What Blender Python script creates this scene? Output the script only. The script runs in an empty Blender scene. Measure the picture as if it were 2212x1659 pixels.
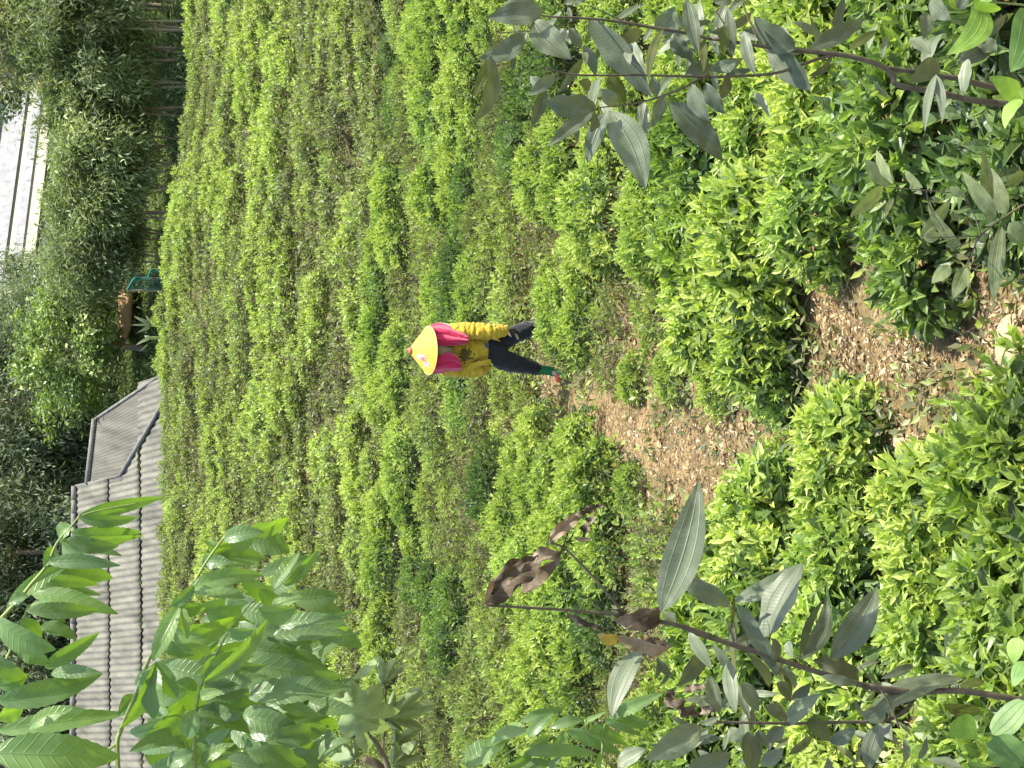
import bpy, math, random
import numpy as np
from mathutils import Vector, Matrix, noise as mnoise

RNG = np.random.default_rng(11)
random.seed(11)
SC = bpy.context.scene
COL = SC.collection
R = math.radians

# ------------------------------------------------------------------ camera geometry (photo frame 2212 x 1659, held sideways)
F = 3200.0
PITCH = math.atan((1106 - 120) / F)
CAMZ = 5.3
sp, cp = math.sin(PITCH), math.cos(PITCH)
FW = np.array([0, cp, -sp]); UP = np.array([0, sp, cp]); RT = np.array([1.0, 0, 0])
CAM = np.array([0, 0, CAMZ])

def ray(x, y):
    return FW - UP * ((x - 1106) / F) + RT * ((829.5 - y) / F)

def at(x, y, Y):
    d = ray(x, y)
    return CAM + d * (Y / d[1])

def proj(p):
    q = np.asarray(p, float) - CAM
    w = q @ FW
    return 1106 - F * (q @ UP) / w, 829.5 - F * (q @ RT) / w

# ------------------------------------------------------------------ ground profile
_prof = [(2212, 6.0), (2000, 7.0), (1800, 8.3), (1600, 10), (1400, 12.2), (1215, 15.3), (1000, 20), (800, 25.5), (600, 31.5), (450, 37), (375, 40.5)]
_Y = [-6, 0.0, 1, 2, 3, 4, 5]
_Z = [CAMZ - 1.6, CAMZ - 1.6, CAMZ - 1.65, CAMZ - 2.0, CAMZ - 2.75, CAMZ - 3.45, CAMZ - 4.02]
for v, Y in _prof:
    _Y.append(Y); _Z.append(at(v, 829.5, Y)[2])
_Y += [42.5, 45, 48, 53, 60, 75, 100, 160, 400]
_Z += [CAMZ - 3.5, CAMZ - 3.95, CAMZ - 3.6, CAMZ - 2.5, CAMZ - 2.2, CAMZ - 1.6, CAMZ + 1.0, CAMZ + 4, CAMZ + 10]
_Y = np.array(_Y); _Z = np.array(_Z)
_fy = np.linspace(-6, 400, 8121); _fz = np.interp(_fy, _Y, _Z)
_k = np.ones(25) / 25
_fzs = np.convolve(np.pad(_fz, 12, mode='edge'), _k, mode='valid')

def sstep(a, b, x):
    t = np.clip((x - a) / (b - a), 0, 1)
    return t * t * (3 - 2 * t)

def gz(X, Y):
    X = np.asarray(X, float); Y = np.asarray(Y, float)
    z = np.interp(Y, _fy, _fzs)
    z = z - 0.75 * sstep(1.0, 9.5, X) * sstep(27, 40, Y) * (1 - sstep(42, 48, Y))
    z = z + 0.05 * np.sin(X * 1.3 + Y * 0.7) + 0.03 * np.sin(X * 3.1 - Y * 2.3) + 0.015 * np.sin(X * 7.7 + Y * 6.1)
    return z

def on_ground(x, y):
    """where the sight line through a photo point meets the ground"""
    lo, hi = 5.0, 41.0
    for _ in range(40):
        m = (lo + hi) / 2
        p = at(x, y, m)
        if p[2] > gz(p[0], m): lo = m
        else: hi = m
    return at(x, y, lo)

# ------------------------------------------------------------------ materials
def new_mat(name):
    m = bpy.data.materials.new(name); m.use_nodes = True
    nt = m.node_tree; nt.nodes.clear()
    out = nt.nodes.new('ShaderNodeOutputMaterial')
    return m, nt, out

def N(nt, t, **kw):
    n = nt.nodes.new(t)
    for k, v in kw.items():
        if k.startswith('i_'): n.inputs[k[2:].replace('_', ' ')].default_value = v
        else: setattr(n, k, v)
    return n

def math_n(nt, op, a, b=None, clamp=False):
    n = nt.nodes.new('ShaderNodeMath'); n.operation = op; n.use_clamp = clamp
    for i, v in enumerate((a, b)):
        if v is None: continue
        if isinstance(v, (int, float)): n.inputs[i].default_value = v
        else: nt.links.new(v, n.inputs[i])
    return n.outputs[0]

def ramp(nt, fac, stops):
    r = nt.nodes.new('ShaderNodeValToRGB')
    el = r.color_ramp.elements
    while len(el) < len(stops): el.new(0.5)
    for e, (p, c) in zip(el, stops): e.position = p; e.color = (*c, 1)
    nt.links.new(fac, r.inputs[0])
    return r.outputs[0]

def mixc(nt, fac, a, b, mode='MIX'):
    n = nt.nodes.new('ShaderNodeMix'); n.data_type = 'RGBA'; n.blend_type = mode
    for i, v in ((0, fac), (6, a), (7, b)):
        if isinstance(v, (int, float)): n.inputs[i].default_value = v
        elif isinstance(v, tuple): n.inputs[i].default_value = (*v, 1)
        else: nt.links.new(v, n.inputs[i])
    return n.outputs[2]

def leaf_mat(name, stops, transl=0.35, rough=0.42, spec=0.5, veins=None, under=None, rand=0.25, tcol=(1.0, 1.1, 0.5), blotch=None, tgain=1.0, patch=False):
    m, nt, out = new_mat(name)
    a = N(nt, 'ShaderNodeAttribute', attribute_name='tint')
    oi = N(nt, 'ShaderNodeObjectInfo')
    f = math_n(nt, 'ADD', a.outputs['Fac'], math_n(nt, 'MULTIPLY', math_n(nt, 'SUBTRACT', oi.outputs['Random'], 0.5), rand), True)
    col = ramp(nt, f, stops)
    if patch:      # some plants are a cooler, paler green
        gp = N(nt, 'ShaderNodeNewGeometry'); pn = N(nt, 'ShaderNodeTexNoise'); pn.inputs['Scale'].default_value = 1.1; pn.inputs['Detail'].default_value = 3
        nt.links.new(gp.outputs['Position'], pn.inputs['Vector'])
        pf = ramp(nt, pn.outputs[0], [(0.52, (0, 0, 0)), (0.70, (.55, .55, .55))])
        col = mixc(nt, pf, col, mixc(nt, 1.0, col, (0.90, 1.03, 1.4), 'MULTIPLY'))
    bump = None
    if veins or blotch:
        uv = N(nt, 'ShaderNodeUVMap'); uv.uv_map = 'UVMap'
        sx = N(nt, 'ShaderNodeSeparateXYZ'); nt.links.new(uv.outputs[0], sx.inputs[0])
        s = math_n(nt, 'MULTIPLY', math_n(nt, 'ABSOLUTE', math_n(nt, 'SUBTRACT', sx.outputs[0], 0.5)), 2.0)
        v = sx.outputs[1]
    if veins:
        mid = math_n(nt, 'SUBTRACT', 1.0, math_n(nt, 'MULTIPLY', s, 16.0), True)
        if veins == 'parallel':
            par = math_n(nt, 'SUBTRACT', 1.0, math_n(nt, 'MULTIPLY', math_n(nt, 'ABSOLUTE', math_n(nt, 'SUBTRACT', s, 0.52)), 22.0), True)
            par = math_n(nt, 'MULTIPLY', par, 0.6)
            cr = math_n(nt, 'SINE', math_n(nt, 'ADD', math_n(nt, 'MULTIPLY', v, 150.0), math_n(nt, 'MULTIPLY', s, 9.0)))
            cr = math_n(nt, 'MULTIPLY', math_n(nt, 'SUBTRACT', cr, 0.6, True), 0.25)
        else:
            par = math_n(nt, 'SINE', math_n(nt, 'SUBTRACT', math_n(nt, 'MULTIPLY', v, 58.0), math_n(nt, 'MULTIPLY', s, 7.5)))
            par = math_n(nt, 'MULTIPLY', math_n(nt, 'SUBTRACT', par, 0.72, True), 1.3)
            cr = math_n(nt, 'MULTIPLY', par, 0.0)
        vm = math_n(nt, 'ADD', math_n(nt, 'MAXIMUM', mid, par), cr, True)
        col = mixc(nt, math_n(nt, 'MULTIPLY', vm, 0.38), col, mixc(nt, 0.55, col, (0.42, 0.5, 0.24)))
        b = N(nt, 'ShaderNodeBump'); b.inputs['Strength'].default_value = 0.4; b.inputs['Distance'].default_value = 0.003
        b.invert = True
        nt.links.new(vm, b.inputs['Height']); bump = b.outputs[0]
    if veins:
        tcm = N(nt, 'ShaderNodeTexCoord'); nm = N(nt, 'ShaderNodeTexNoise'); nm.inputs['Scale'].default_value = 60; nm.inputs['Detail'].default_value = 4
        nt.links.new(tcm.outputs['Object'], nm.inputs['Vector'])
        mf = ramp(nt, nm.outputs[0], [(0.3, (0.72, 0.76, 0.75)), (0.7, (1.22, 1.18, 1.15))])
        col = mixc(nt, 1.0, col, mf, 'MULTIPLY')
    if blotch:
        tc = N(nt, 'ShaderNodeTexCoord')
        nz = N(nt, 'ShaderNodeTexNoise'); nz.inputs['Scale'].default_value = 34; nz.inputs['Detail'].default_value = 5
        nt.links.new(tc.outputs['Object'], nz.inputs['Vector'])
        bf = ramp(nt, nz.outputs[0], [(0.5, (0, 0, 0)), (0.7, (1, 1, 1))])
        col = mixc(nt, math_n(nt, 'MULTIPLY', bf, blotch[3]), col, tuple(blotch[:3]))
    if under:
        g = N(nt, 'ShaderNodeNewGeometry')
        col = mixc(nt, math_n(nt, 'MULTIPLY', g.outputs['Backfacing'], under[3]), col, tuple(under[:3]))
    p = N(nt, 'ShaderNodeBsdfPrincipled')
    p.inputs['Roughness'].default_value = rough
    p.inputs['Specular IOR Level'].default_value = spec
    nt.links.new(col, p.inputs['Base Color'])
    if bump: nt.links.new(bump, p.inputs['Normal'])
    t = N(nt, 'ShaderNodeBsdfTranslucent')
    tc2 = mixc(nt, 1.0, col, tuple(c * tgain for c in tcol), 'MULTIPLY')
    nt.links.new(tc2, t.inputs['Color'])
    mx = N(nt, 'ShaderNodeMixShader'); mx.inputs[0].default_value = transl
    nt.links.new(p.outputs[0], mx.inputs[1]); nt.links.new(t.outputs[0], mx.inputs[2])
    nt.links.new(mx.outputs[0], out.inputs[0])
    return m

def plain_mat(name, c1, c2, scale=8, rough=0.85, bump=0.3, dist=0.01, stretch=(1, 1, 1), spec=0.3, detail=6, sheen=0.0, coord='Object'):
    m, nt, out = new_mat(name)
    tc = N(nt, 'ShaderNodeTexCoord'); mp = N(nt, 'ShaderNodeMapping')
    mp.inputs['Scale'].default_value = stretch
    nt.links.new(tc.outputs[coord], mp.inputs[0])
    nz = N(nt, 'ShaderNodeTexNoise'); nz.inputs['Scale'].default_value = scale; nz.inputs['Detail'].default_value = detail
    nz.inputs['Roughness'].default_value = 0.65
    nt.links.new(mp.outputs[0], nz.inputs['Vector'])
    col = ramp(nt, nz.outputs[0], [(0.3, c1), (0.7, c2)])
    p = N(nt, 'ShaderNodeBsdfPrincipled'); p.inputs['Roughness'].default_value = rough
    p.inputs['Specular IOR Level'].default_value = spec
    p.inputs['Sheen Weight'].default_value = sheen
    nt.links.new(col, p.inputs['Base Color'])
    if bump:
        b = N(nt, 'ShaderNodeBump'); b.inputs['Strength'].default_value = bump; b.inputs['Distance'].default_value = dist
        nt.links.new(nz.outputs[0], b.inputs['Height']); nt.links.new(b.outputs[0], p.inputs['Normal'])
    nt.links.new(p.outputs[0], out.inputs[0])
    return m

def soil_mat():
    m, nt, out = new_mat('soil')
    g = N(nt, 'ShaderNodeNewGeometry')
    def nz(scale, det=6, rough=0.6):
        n = N(nt, 'ShaderNodeTexNoise'); n.inputs['Scale'].default_value = scale; n.inputs['Detail'].default_value = det
        n.inputs['Roughness'].default_value = rough
        nt.links.new(g.outputs['Position'], n.inputs['Vector']); return n.outputs[0]
    a = ramp(nt, nz(2.2), [(0.3, (0.19, 0.13, 0.065)), (0.52, (0.34, 0.235, 0.11)), (0.72, (0.44, 0.32, 0.16))])
    b = ramp(nt, nz(28, 8, 0.75), [(0.35, (0.35, 0.35, 0.35)), (0.62, (1.0, 1.0, 1.0)), (0.8, (1.3, 1.25, 1.15))])
    c = mixc(nt, 1.0, a, b, 'MULTIPLY')
    gr = ramp(nt, nz(5, 8, 0.7), [(0.45, (0, 0, 0)), (0.62, (1, 1, 1))])
    sx0 = N(nt, 'ShaderNodeSeparateXYZ'); nt.links.new(g.outputs['Position'], sx0.inputs[0])
    cover = math_n(nt, 'DIVIDE', math_n(nt, 'SUBTRACT', sx0.outputs[1], 14.0), 7.0, True)
    gf = math_n(nt, 'ADD', math_n(nt, 'MULTIPLY', gr, 0.5), math_n(nt, 'MULTIPLY', cover, 0.75), True)
    c = mixc(nt, gf, c, ramp(nt, nz(9, 8, .7), [(0.3, (0.05, 0.052, 0.022)), (0.55, (0.095, 0.095, 0.04)), (0.75, (0.15, 0.14, 0.07))]))
    # grass growing on the ground beyond the field
    sx = N(nt, 'ShaderNodeSeparateXYZ'); nt.links.new(g.outputs['Position'], sx.inputs[0])
    fy = math_n(nt, 'DIVIDE', math_n(nt, 'SUBTRACT', sx.outputs[1], 41.0), 2.0, True)
    gc = ramp(nt, nz(3.5, 8, 0.7), [(0.3, (0.03, 0.05, 0.015)), (0.6, (0.08, 0.12, 0.03)), (0.8, (0.14, 0.16, 0.05))])
    c = mixc(nt, fy, c, gc)
    p = N(nt, 'ShaderNodeBsdfPrincipled'); p.inputs['Roughness'].default_value = 0.95
    p.inputs['Specular IOR Level'].default_value = 0.15
    nt.links.new(c, p.inputs['Base Color'])
    bp = N(nt, 'ShaderNodeBump'); bp.inputs['Strength'].default_value = 0.9; bp.inputs['Distance'].default_value = 0.04
    nt.links.new(nz(22, 9, 0.7), bp.inputs['Height']); nt.links.new(bp.outputs[0], p.inputs['Normal'])
    nt.links.new(p.outputs[0], out.inputs[0])
    return m

M = {}
M['soil'] = soil_mat()
# tea: old leaves -> mature -> fresh -> bud
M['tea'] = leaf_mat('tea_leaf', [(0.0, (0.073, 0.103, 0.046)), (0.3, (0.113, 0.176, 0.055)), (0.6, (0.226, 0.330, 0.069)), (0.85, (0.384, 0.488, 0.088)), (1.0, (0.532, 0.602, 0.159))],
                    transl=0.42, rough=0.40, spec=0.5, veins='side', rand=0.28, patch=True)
M['tea_far'] = leaf_mat('tea_leaf_far', [(0.0, (0.131, 0.127, 0.062)), (0.3, (0.188, 0.206, 0.077)), (0.6, (0.276, 0.351, 0.088)), (0.85, (0.426, 0.522, 0.110)), (1.0, (0.601, 0.631, 0.191))],
                        transl=0.42, rough=0.45, spec=0.45, rand=0.36, patch=True)
M['twig'] = plain_mat('tea_twig', (0.10, 0.075, 0.05), (0.20, 0.16, 0.11), 30, 0.9, 0.2)
M['mela'] = leaf_mat('grey_green_leaf', [(0.0, (0.028, 0.048, 0.024)), (0.5, (0.057, 0.087, 0.047)), (0.8, (0.120, 0.166, 0.095)), (1.0, (0.202, 0.257, 0.153))],
                     transl=0.16, rough=0.48, spec=0.45, veins='parallel', rand=0.0, under=(0.13, 0.15, 0.085, 0.5), blotch=(0.32, 0.34, 0.25, 0.5), tcol=(1.0, 1.05, 0.3))
M['olive'] = leaf_mat('olive_leaf_back', [(0.0, (0.07, 0.085, 0.018)), (1.0, (0.13, 0.15, 0.03))], transl=0.45, rough=0.55, veins='parallel', rand=0.0)
M['young'] = leaf_mat('young_leaf', [(0.0, (0.10, 0.19, 0.05)), (0.5, (0.15, 0.28, 0.07)), (1.0, (0.26, 0.40, 0.06))], transl=0.35, rough=0.5, veins='parallel', rand=0.0)
M['elder'] = leaf_mat('spray_leaflet', [(0.0, (0.050, 0.099, 0.029)), (0.5, (0.101, 0.193, 0.045)), (1.0, (0.215, 0.339, 0.066))],
                      transl=0.42, rough=0.36, spec=0.5, veins='side', rand=0.0, under=(0.16, 0.24, 0.12, 0.5), tcol=(1.1, 1.3, 0.12), tgain=1.1)
M['lobed'] = leaf_mat('lobed_leaf', [(0.0, (0.149, 0.196, 0.117)), (0.5, (0.218, 0.299, 0.143)), (1.0, (0.345, 0.437, 0.195))], transl=0.35, rough=0.5, veins='side', rand=0.0)
M['dead'] = leaf_mat('dead_leaf', [(0.0, (0.035, 0.027, 0.018)), (0.5, (0.12, 0.09, 0.058)), (0.8, (0.27, 0.205, 0.135)), (1.0, (0.42, 0.33, 0.04))], transl=0.15, rough=0.8, spec=0.2, veins='side', rand=0.0,
                     blotch=(0.36, 0.30, 0.22, 0.85), tcol=(1, .7, .4))
M['weedleaf'] = leaf_mat('weed_leaf', [(0.0, (0.07, 0.10, 0.04)), (0.5, (0.14, 0.18, 0.07)), (1.0, (0.24, 0.29, 0.13))], transl=0.3, rough=0.5, veins='parallel', rand=0.0, blotch=(0.32, 0.33, 0.2, 0.4))
M['litter'] = leaf_mat('fallen_leaf', [(0.0, (0.09, 0.065, 0.04)), (0.5, (0.25, 0.18, 0.09)), (0.85, (0.43, 0.33, 0.18)), (1.0, (0.58, 0.50, 0.34))], transl=0.1, rough=0.8, rand=0.0, tcol=(1, .8, .5))
M['stem'] = plain_mat('shrub_stem', (0.065, 0.054, 0.036), (0.15, 0.125, 0.08), 60, 0.85, 0.4, 0.002)
M['stemgreen'] = plain_mat('green_stem', (0.16, 0.22, 0.06), (0.24, 0.30, 0.09), 40, 0.7, 0.1)
M['bark'] = plain_mat('bark', (0.15, 0.115, 0.075), (0.40, 0.31, 0.21), 10, 0.9, 0.5, 0.02, (1, 1, .25))
M['crown_row'] = leaf_mat('row_tree_leaf', [(0.0, (0.088, 0.116, 0.054)), (0.5, (0.191, 0.244, 0.096)), (0.85, (0.336, 0.404, 0.175)), (1.0, (0.574, 0.641, 0.350))], transl=0.36, rough=0.6, spec=0.3, rand=0.3)
M['crown_dark'] = leaf_mat('dark_tree_leaf', [(0.0, (0.063, 0.086, 0.053)), (0.5, (0.143, 0.183, 0.094)), (0.85, (0.251, 0.297, 0.168)), (1.0, (0.413, 0.460, 0.315))], transl=0.32, rough=0.6, spec=0.3, rand=0.3)
M['crown_light'] = leaf_mat('light_tree_leaf', [(0.0, (0.088, 0.125, 0.037)), (0.5, (0.175, 0.250, 0.062)), (0.85, (0.300, 0.400, 0.100)), (1.0, (0.450, 0.525, 0.175))], transl=0.3, rough=0.45, rand=0.1)
M['crown_yellow'] = leaf_mat('yellow_tree_leaf', [(0.0, (0.12, 0.11, 0.05)), (0.5, (0.24, 0.22, 0.09)), (1.0, (0.42, 0.38, 0.2))], transl=0.3, rough=0.5, rand=0.1)
M['clod'] = plain_mat('clod', (0.30, 0.21, 0.12), (0.50, 0.37, 0.22), 3, 0.95, 0.6, 0.03)
M['bank'] = plain_mat('bank_earth', (0.40, 0.25, 0.13), (0.52, 0.34, 0.19), 4, 0.95, 0.8, 0.04)
M['dirt'] = plain_mat('orange_earth', (0.42, 0.22, 0.10), (0.60, 0.36, 0.19), 3, 0.95, 0.8, 0.06)

# ------------------------------------------------------------------ mesh collecting
class MB:
    def __init__(s): s.v = []; s.f = {}; s.t = []; s.uv = []; s.n = 0
    def add(s, v, faces, tint=0.5, uv=None):
        v = np.asarray(v, float).reshape(-1, 3); n = len(v)
        s.v.append(v)
        s.t.append(np.full(n, tint, float) if np.isscalar(tint) else np.asarray(tint, float).ravel())
        s.uv.append(np.zeros((n, 2)) if uv is None else np.asarray(uv, float).reshape(-1, 2))
        for fa in faces:
            fa = np.asarray(fa, int)
            if fa.ndim == 1: fa = fa[None]
            s.f.setdefault(fa.shape[1], []).append(fa + s.n)
        s.n += n
    def mesh(s, name, mat, smooth=False):
        me = bpy.data.meshes.new(name)
        V = np.concatenate(s.v) if s.v else np.zeros((0, 3))
        me.vertices.add(len(V)); me.vertices.foreach_set('co', V.ravel())
        loops, starts, tot = [], [], 0
        for k in sorted(s.f):
            fa = np.concatenate(s.f[k]); loops.append(fa.ravel())
            starts.append(tot + np.arange(len(fa)) * k); tot += fa.size
        L = np.concatenate(loops); S = np.concatenate(starts)
        me.loops.add(len(L)); me.loops.foreach_set('vertex_index', L.astype(np.int32))
        me.polygons.add(len(S)); me.polygons.foreach_set('loop_start', S.astype(np.int32))
        me.polygons.foreach_set('use_smooth', np.full(len(S), smooth))
        at_ = me.attributes.new('tint', 'FLOAT', 'POINT'); at_.data.foreach_set('value', np.concatenate(s.t).astype(np.float32))
        uvl = me.uv_layers.new(name='UVMap'); UVS = np.concatenate(s.uv)[L]
        uvl.data.foreach_set('uv', UVS.astype(np.float32).ravel())
        me.update(calc_edges=True); me.validate()
        if mat: me.materials.append(mat)
        return me
    def obj(s, name, mat, parent=None, smooth=False):
        o = bpy.data.objects.new(name, s.mesh(name, mat, smooth)); COL.objects.link(o)
        if parent is not None: o.parent = parent
        return o

def tag(o, label=None, cat=None, group=None, kind=None):
    if label: o['label'] = label
    if cat: o['category'] = cat
    if group: o['group'] = group
    if kind: o['kind'] = kind
    return o

def empty(name, loc=(0, 0, 0), rz=0):
    o = bpy.data.objects.new(name, None); COL.objects.link(o)
    o.location = loc; o.rotation_euler = (0, 0, rz); o.empty_display_size = 0.1
    return o

def keep(o, root):
    """parent without moving geometry that is already in world coordinates (root sits at its base)"""
    o.parent = root
    o.matrix_parent_inverse = Matrix.Translation(root.location).inverted()
    return o

def nrm(a):
    a = np.asarray(a, float)
    return a / np.maximum(np.linalg.norm(a, axis=-1, keepdims=True), 1e-9)

def tube(mb, pts, rad, sides=6, tint=0.5, cap=True):
    pts = np.asarray(pts, float); n = len(pts)
    rad = np.full(n, rad) if np.isscalar(rad) else np.asarray(rad, float)
    tan = nrm(np.gradient(pts, axis=0))
    ref = np.array([0.31, 0.17, 0.93]) if abs(tan[0] @ np.array([0.31, 0.17, 0.93])) < 0.9 else np.array([1.0, 0, 0])
    u = nrm(ref - tan[0] * (ref @ tan[0]))
    V = []
    for i in range(n):
        u = nrm(u - tan[i] * (u @ tan[i])); w = np.cross(tan[i], u)
        a = np.arange(sides) * 2 * math.pi / sides
        V.append(pts[i] + rad[i] * (np.cos(a)[:, None] * u + np.sin(a)[:, None] * w))
    V = np.concatenate(V); fs = []
    for i in range(n - 1):
        for k in range(sides):
            a, b = i * sides + k, i * sides + (k + 1) % sides
            fs.append((a, b, b + sides, a + sides))
    faces = [np.array(fs)]
    if cap: faces += [np.arange(sides)[::-1], np.arange(sides) + (n - 1) * sides]
    mb.add(V, faces, tint)

def smooth_path(pts, rad, k=4):
    pts = np.asarray(pts, float); n = len(pts)
    rad = np.full(n, rad, float) if np.isscalar(rad) else np.asarray(rad, float)
    P, Q = [], []
    for i in range(n - 1):
        p0, p1, p2, p3 = pts[max(i - 1, 0)], pts[i], pts[i + 1], pts[min(i + 2, n - 1)]
        for t in np.arange(k) / k:
            P.append(0.5 * ((2 * p1) + (-p0 + p2) * t + (2 * p0 - 5 * p1 + 4 * p2 - p3) * t * t + (-p0 + 3 * p1 - 3 * p2 + p3) * t ** 3))
            Q.append(rad[i] * (1 - t) + rad[i + 1] * t)
    P.append(pts[-1]); Q.append(rad[-1])
    return np.array(P), np.array(Q)

# many small leaves at once --------------------------------------------------
T_LO = (np.array([[0, 0, 0], [-.5, .45, .0], [.5, .45, .0], [0, 1, -.08]]), [np.array([(0, 2, 3)]), np.array([(0, 3, 1)])])
T_MID = (np.array([[0, 0, 0], [-.42, .28, .05], [0, .28, -.02], [.42, .28, .05], [-.40, .62, .03], [0, .62, -.05], [.40, .62, .03], [0, 1, -.16]]),
         [np.array([(0, 2, 1), (0, 3, 2), (4, 5, 7), (5, 6, 7)]), np.array([(1, 2, 5, 4), (2, 3, 6, 5)])])

def leaves(mb, pos, d, nor, ln, wd, tint, T=T_LO):
    tv, tf = T; n = len(pos); k = len(tv)
    d = nrm(d); nor = np.asarray(nor, float)
    w = nrm(np.cross(d, nor)); nn = np.cross(w, d)
    ln = np.broadcast_to(ln, n); wd = np.broadcast_to(wd, n)
    curl = RNG.uniform(0.4, 1.9, n)
    V = (pos[:, None, :] + tv[None, :, 0, None] * (wd[:, None, None] * w[:, None, :])
         + tv[None, :, 1, None] * (ln[:, None, None] * d[:, None, :])
         + tv[None, :, 2, None] * ((ln * curl)[:, None, None] * nn[:, None, :]))
    base = (np.arange(n) * k)[:, None, None]
    faces = [(f[None] + base).reshape(-1, f.shape[1]) for f in tf]
    uv = np.stack([tv[:, 0] + 0.5, tv[:, 1]], 1)
    mb.add(V.reshape(-1, 3), faces, np.repeat(np.clip(tint, 0, 1), k), np.tile(uv, (n, 1)))

def rand_dirs(n):
    return nrm(RNG.normal(size=(n, 3)))

# ------------------------------------------------------------------ terrain
xs = np.concatenate([np.arange(-60, -14, 2.0), np.arange(-14, 14, 0.16), np.arange(14, 62, 2.0)])
ys = np.concatenate([np.arange(-6, 4, 0.4), np.arange(4, 18, 0.13), np.arange(18, 56, 0.35), np.arange(56, 130, 3), np.array([160, 220, 400.0])])
XX, YY = np.meshgrid(xs, ys)
ZZ = gz(XX, YY)
near = (YY > 4.5) & (YY < 42)
nzv = np.array([mnoise.noise(Vector((x * 2.6, y * 2.6, 0))) * 0.05 + mnoise.noise(Vector((x * 7, y * 7, 3))) * 0.022 if q else 0.0 for x, y, q in zip(XX.ravel(), YY.ravel(), near.ravel())]).reshape(XX.shape)
ZZ = ZZ + nzv
g = MB(); nx = len(xs); ny = len(ys)
idx = np.arange(nx * ny).reshape(ny, nx)
g.add(np.stack([XX, YY, ZZ], -1).reshape(-1, 3), [np.stack([idx[:-1, :-1], idx[:-1, 1:], idx[1:, 1:], idx[1:, :-1]], -1).reshape(-1, 4)])
tag(g.obj('ground', M['soil'], smooth=True), 'brown sloping earth of the tea field and the land behind it', 'ground', kind='structure')

# bare soil seen in the photo: bushes stay out of these outlines
SOIL = [[(1260, 880), (1330, 868), (1420, 896), (1560, 905), (1670, 930), (1680, 990), (1630, 1035), (1510, 1085), (1440, 1040), (1330, 985), (1290, 950)],
        [(1750, 590), (1850, 650), (1890, 705), (2000, 730), (2100, 700), (2600, 560), (2600, 745), (2110, 770), (1990, 820), (1850, 860), (1825, 800), (1790, 740)],
        [(1150, 890), (1195, 870), (1215, 900), (1195, 980)],
        [(1035, 320), (1075, 315), (1070, 410), (1035, 405)]]

def in_poly(px, py, poly):
    c = False; j = len(poly) - 1
    for i in range(len(poly)):
        xi, yi = poly[i]; xj, yj = poly[j]
        if (yi > py) != (yj > py) and px < (xj - xi) * (py - yi) / (yj - yi) + xi: c = not c
        j = i
    return c

def covers_soil(X, Y, r, h):
    zb = float(gz(X, Y)); hit = 0; tot = 0
    for dx in (-0.7, 0, 0.7):
        for dy, dz in ((-r * .8, 0.1), (0, h * .5), (0, h * .9), (r * .6, h)):
            px, py = proj((X + dx * r, Y + dy, zb + dz))
            tot += 1
            if any(in_poly(px, py, q) for q in SOIL): hit += 1
    return hit >= (2 if Y < 8.6 else 4)

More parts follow.
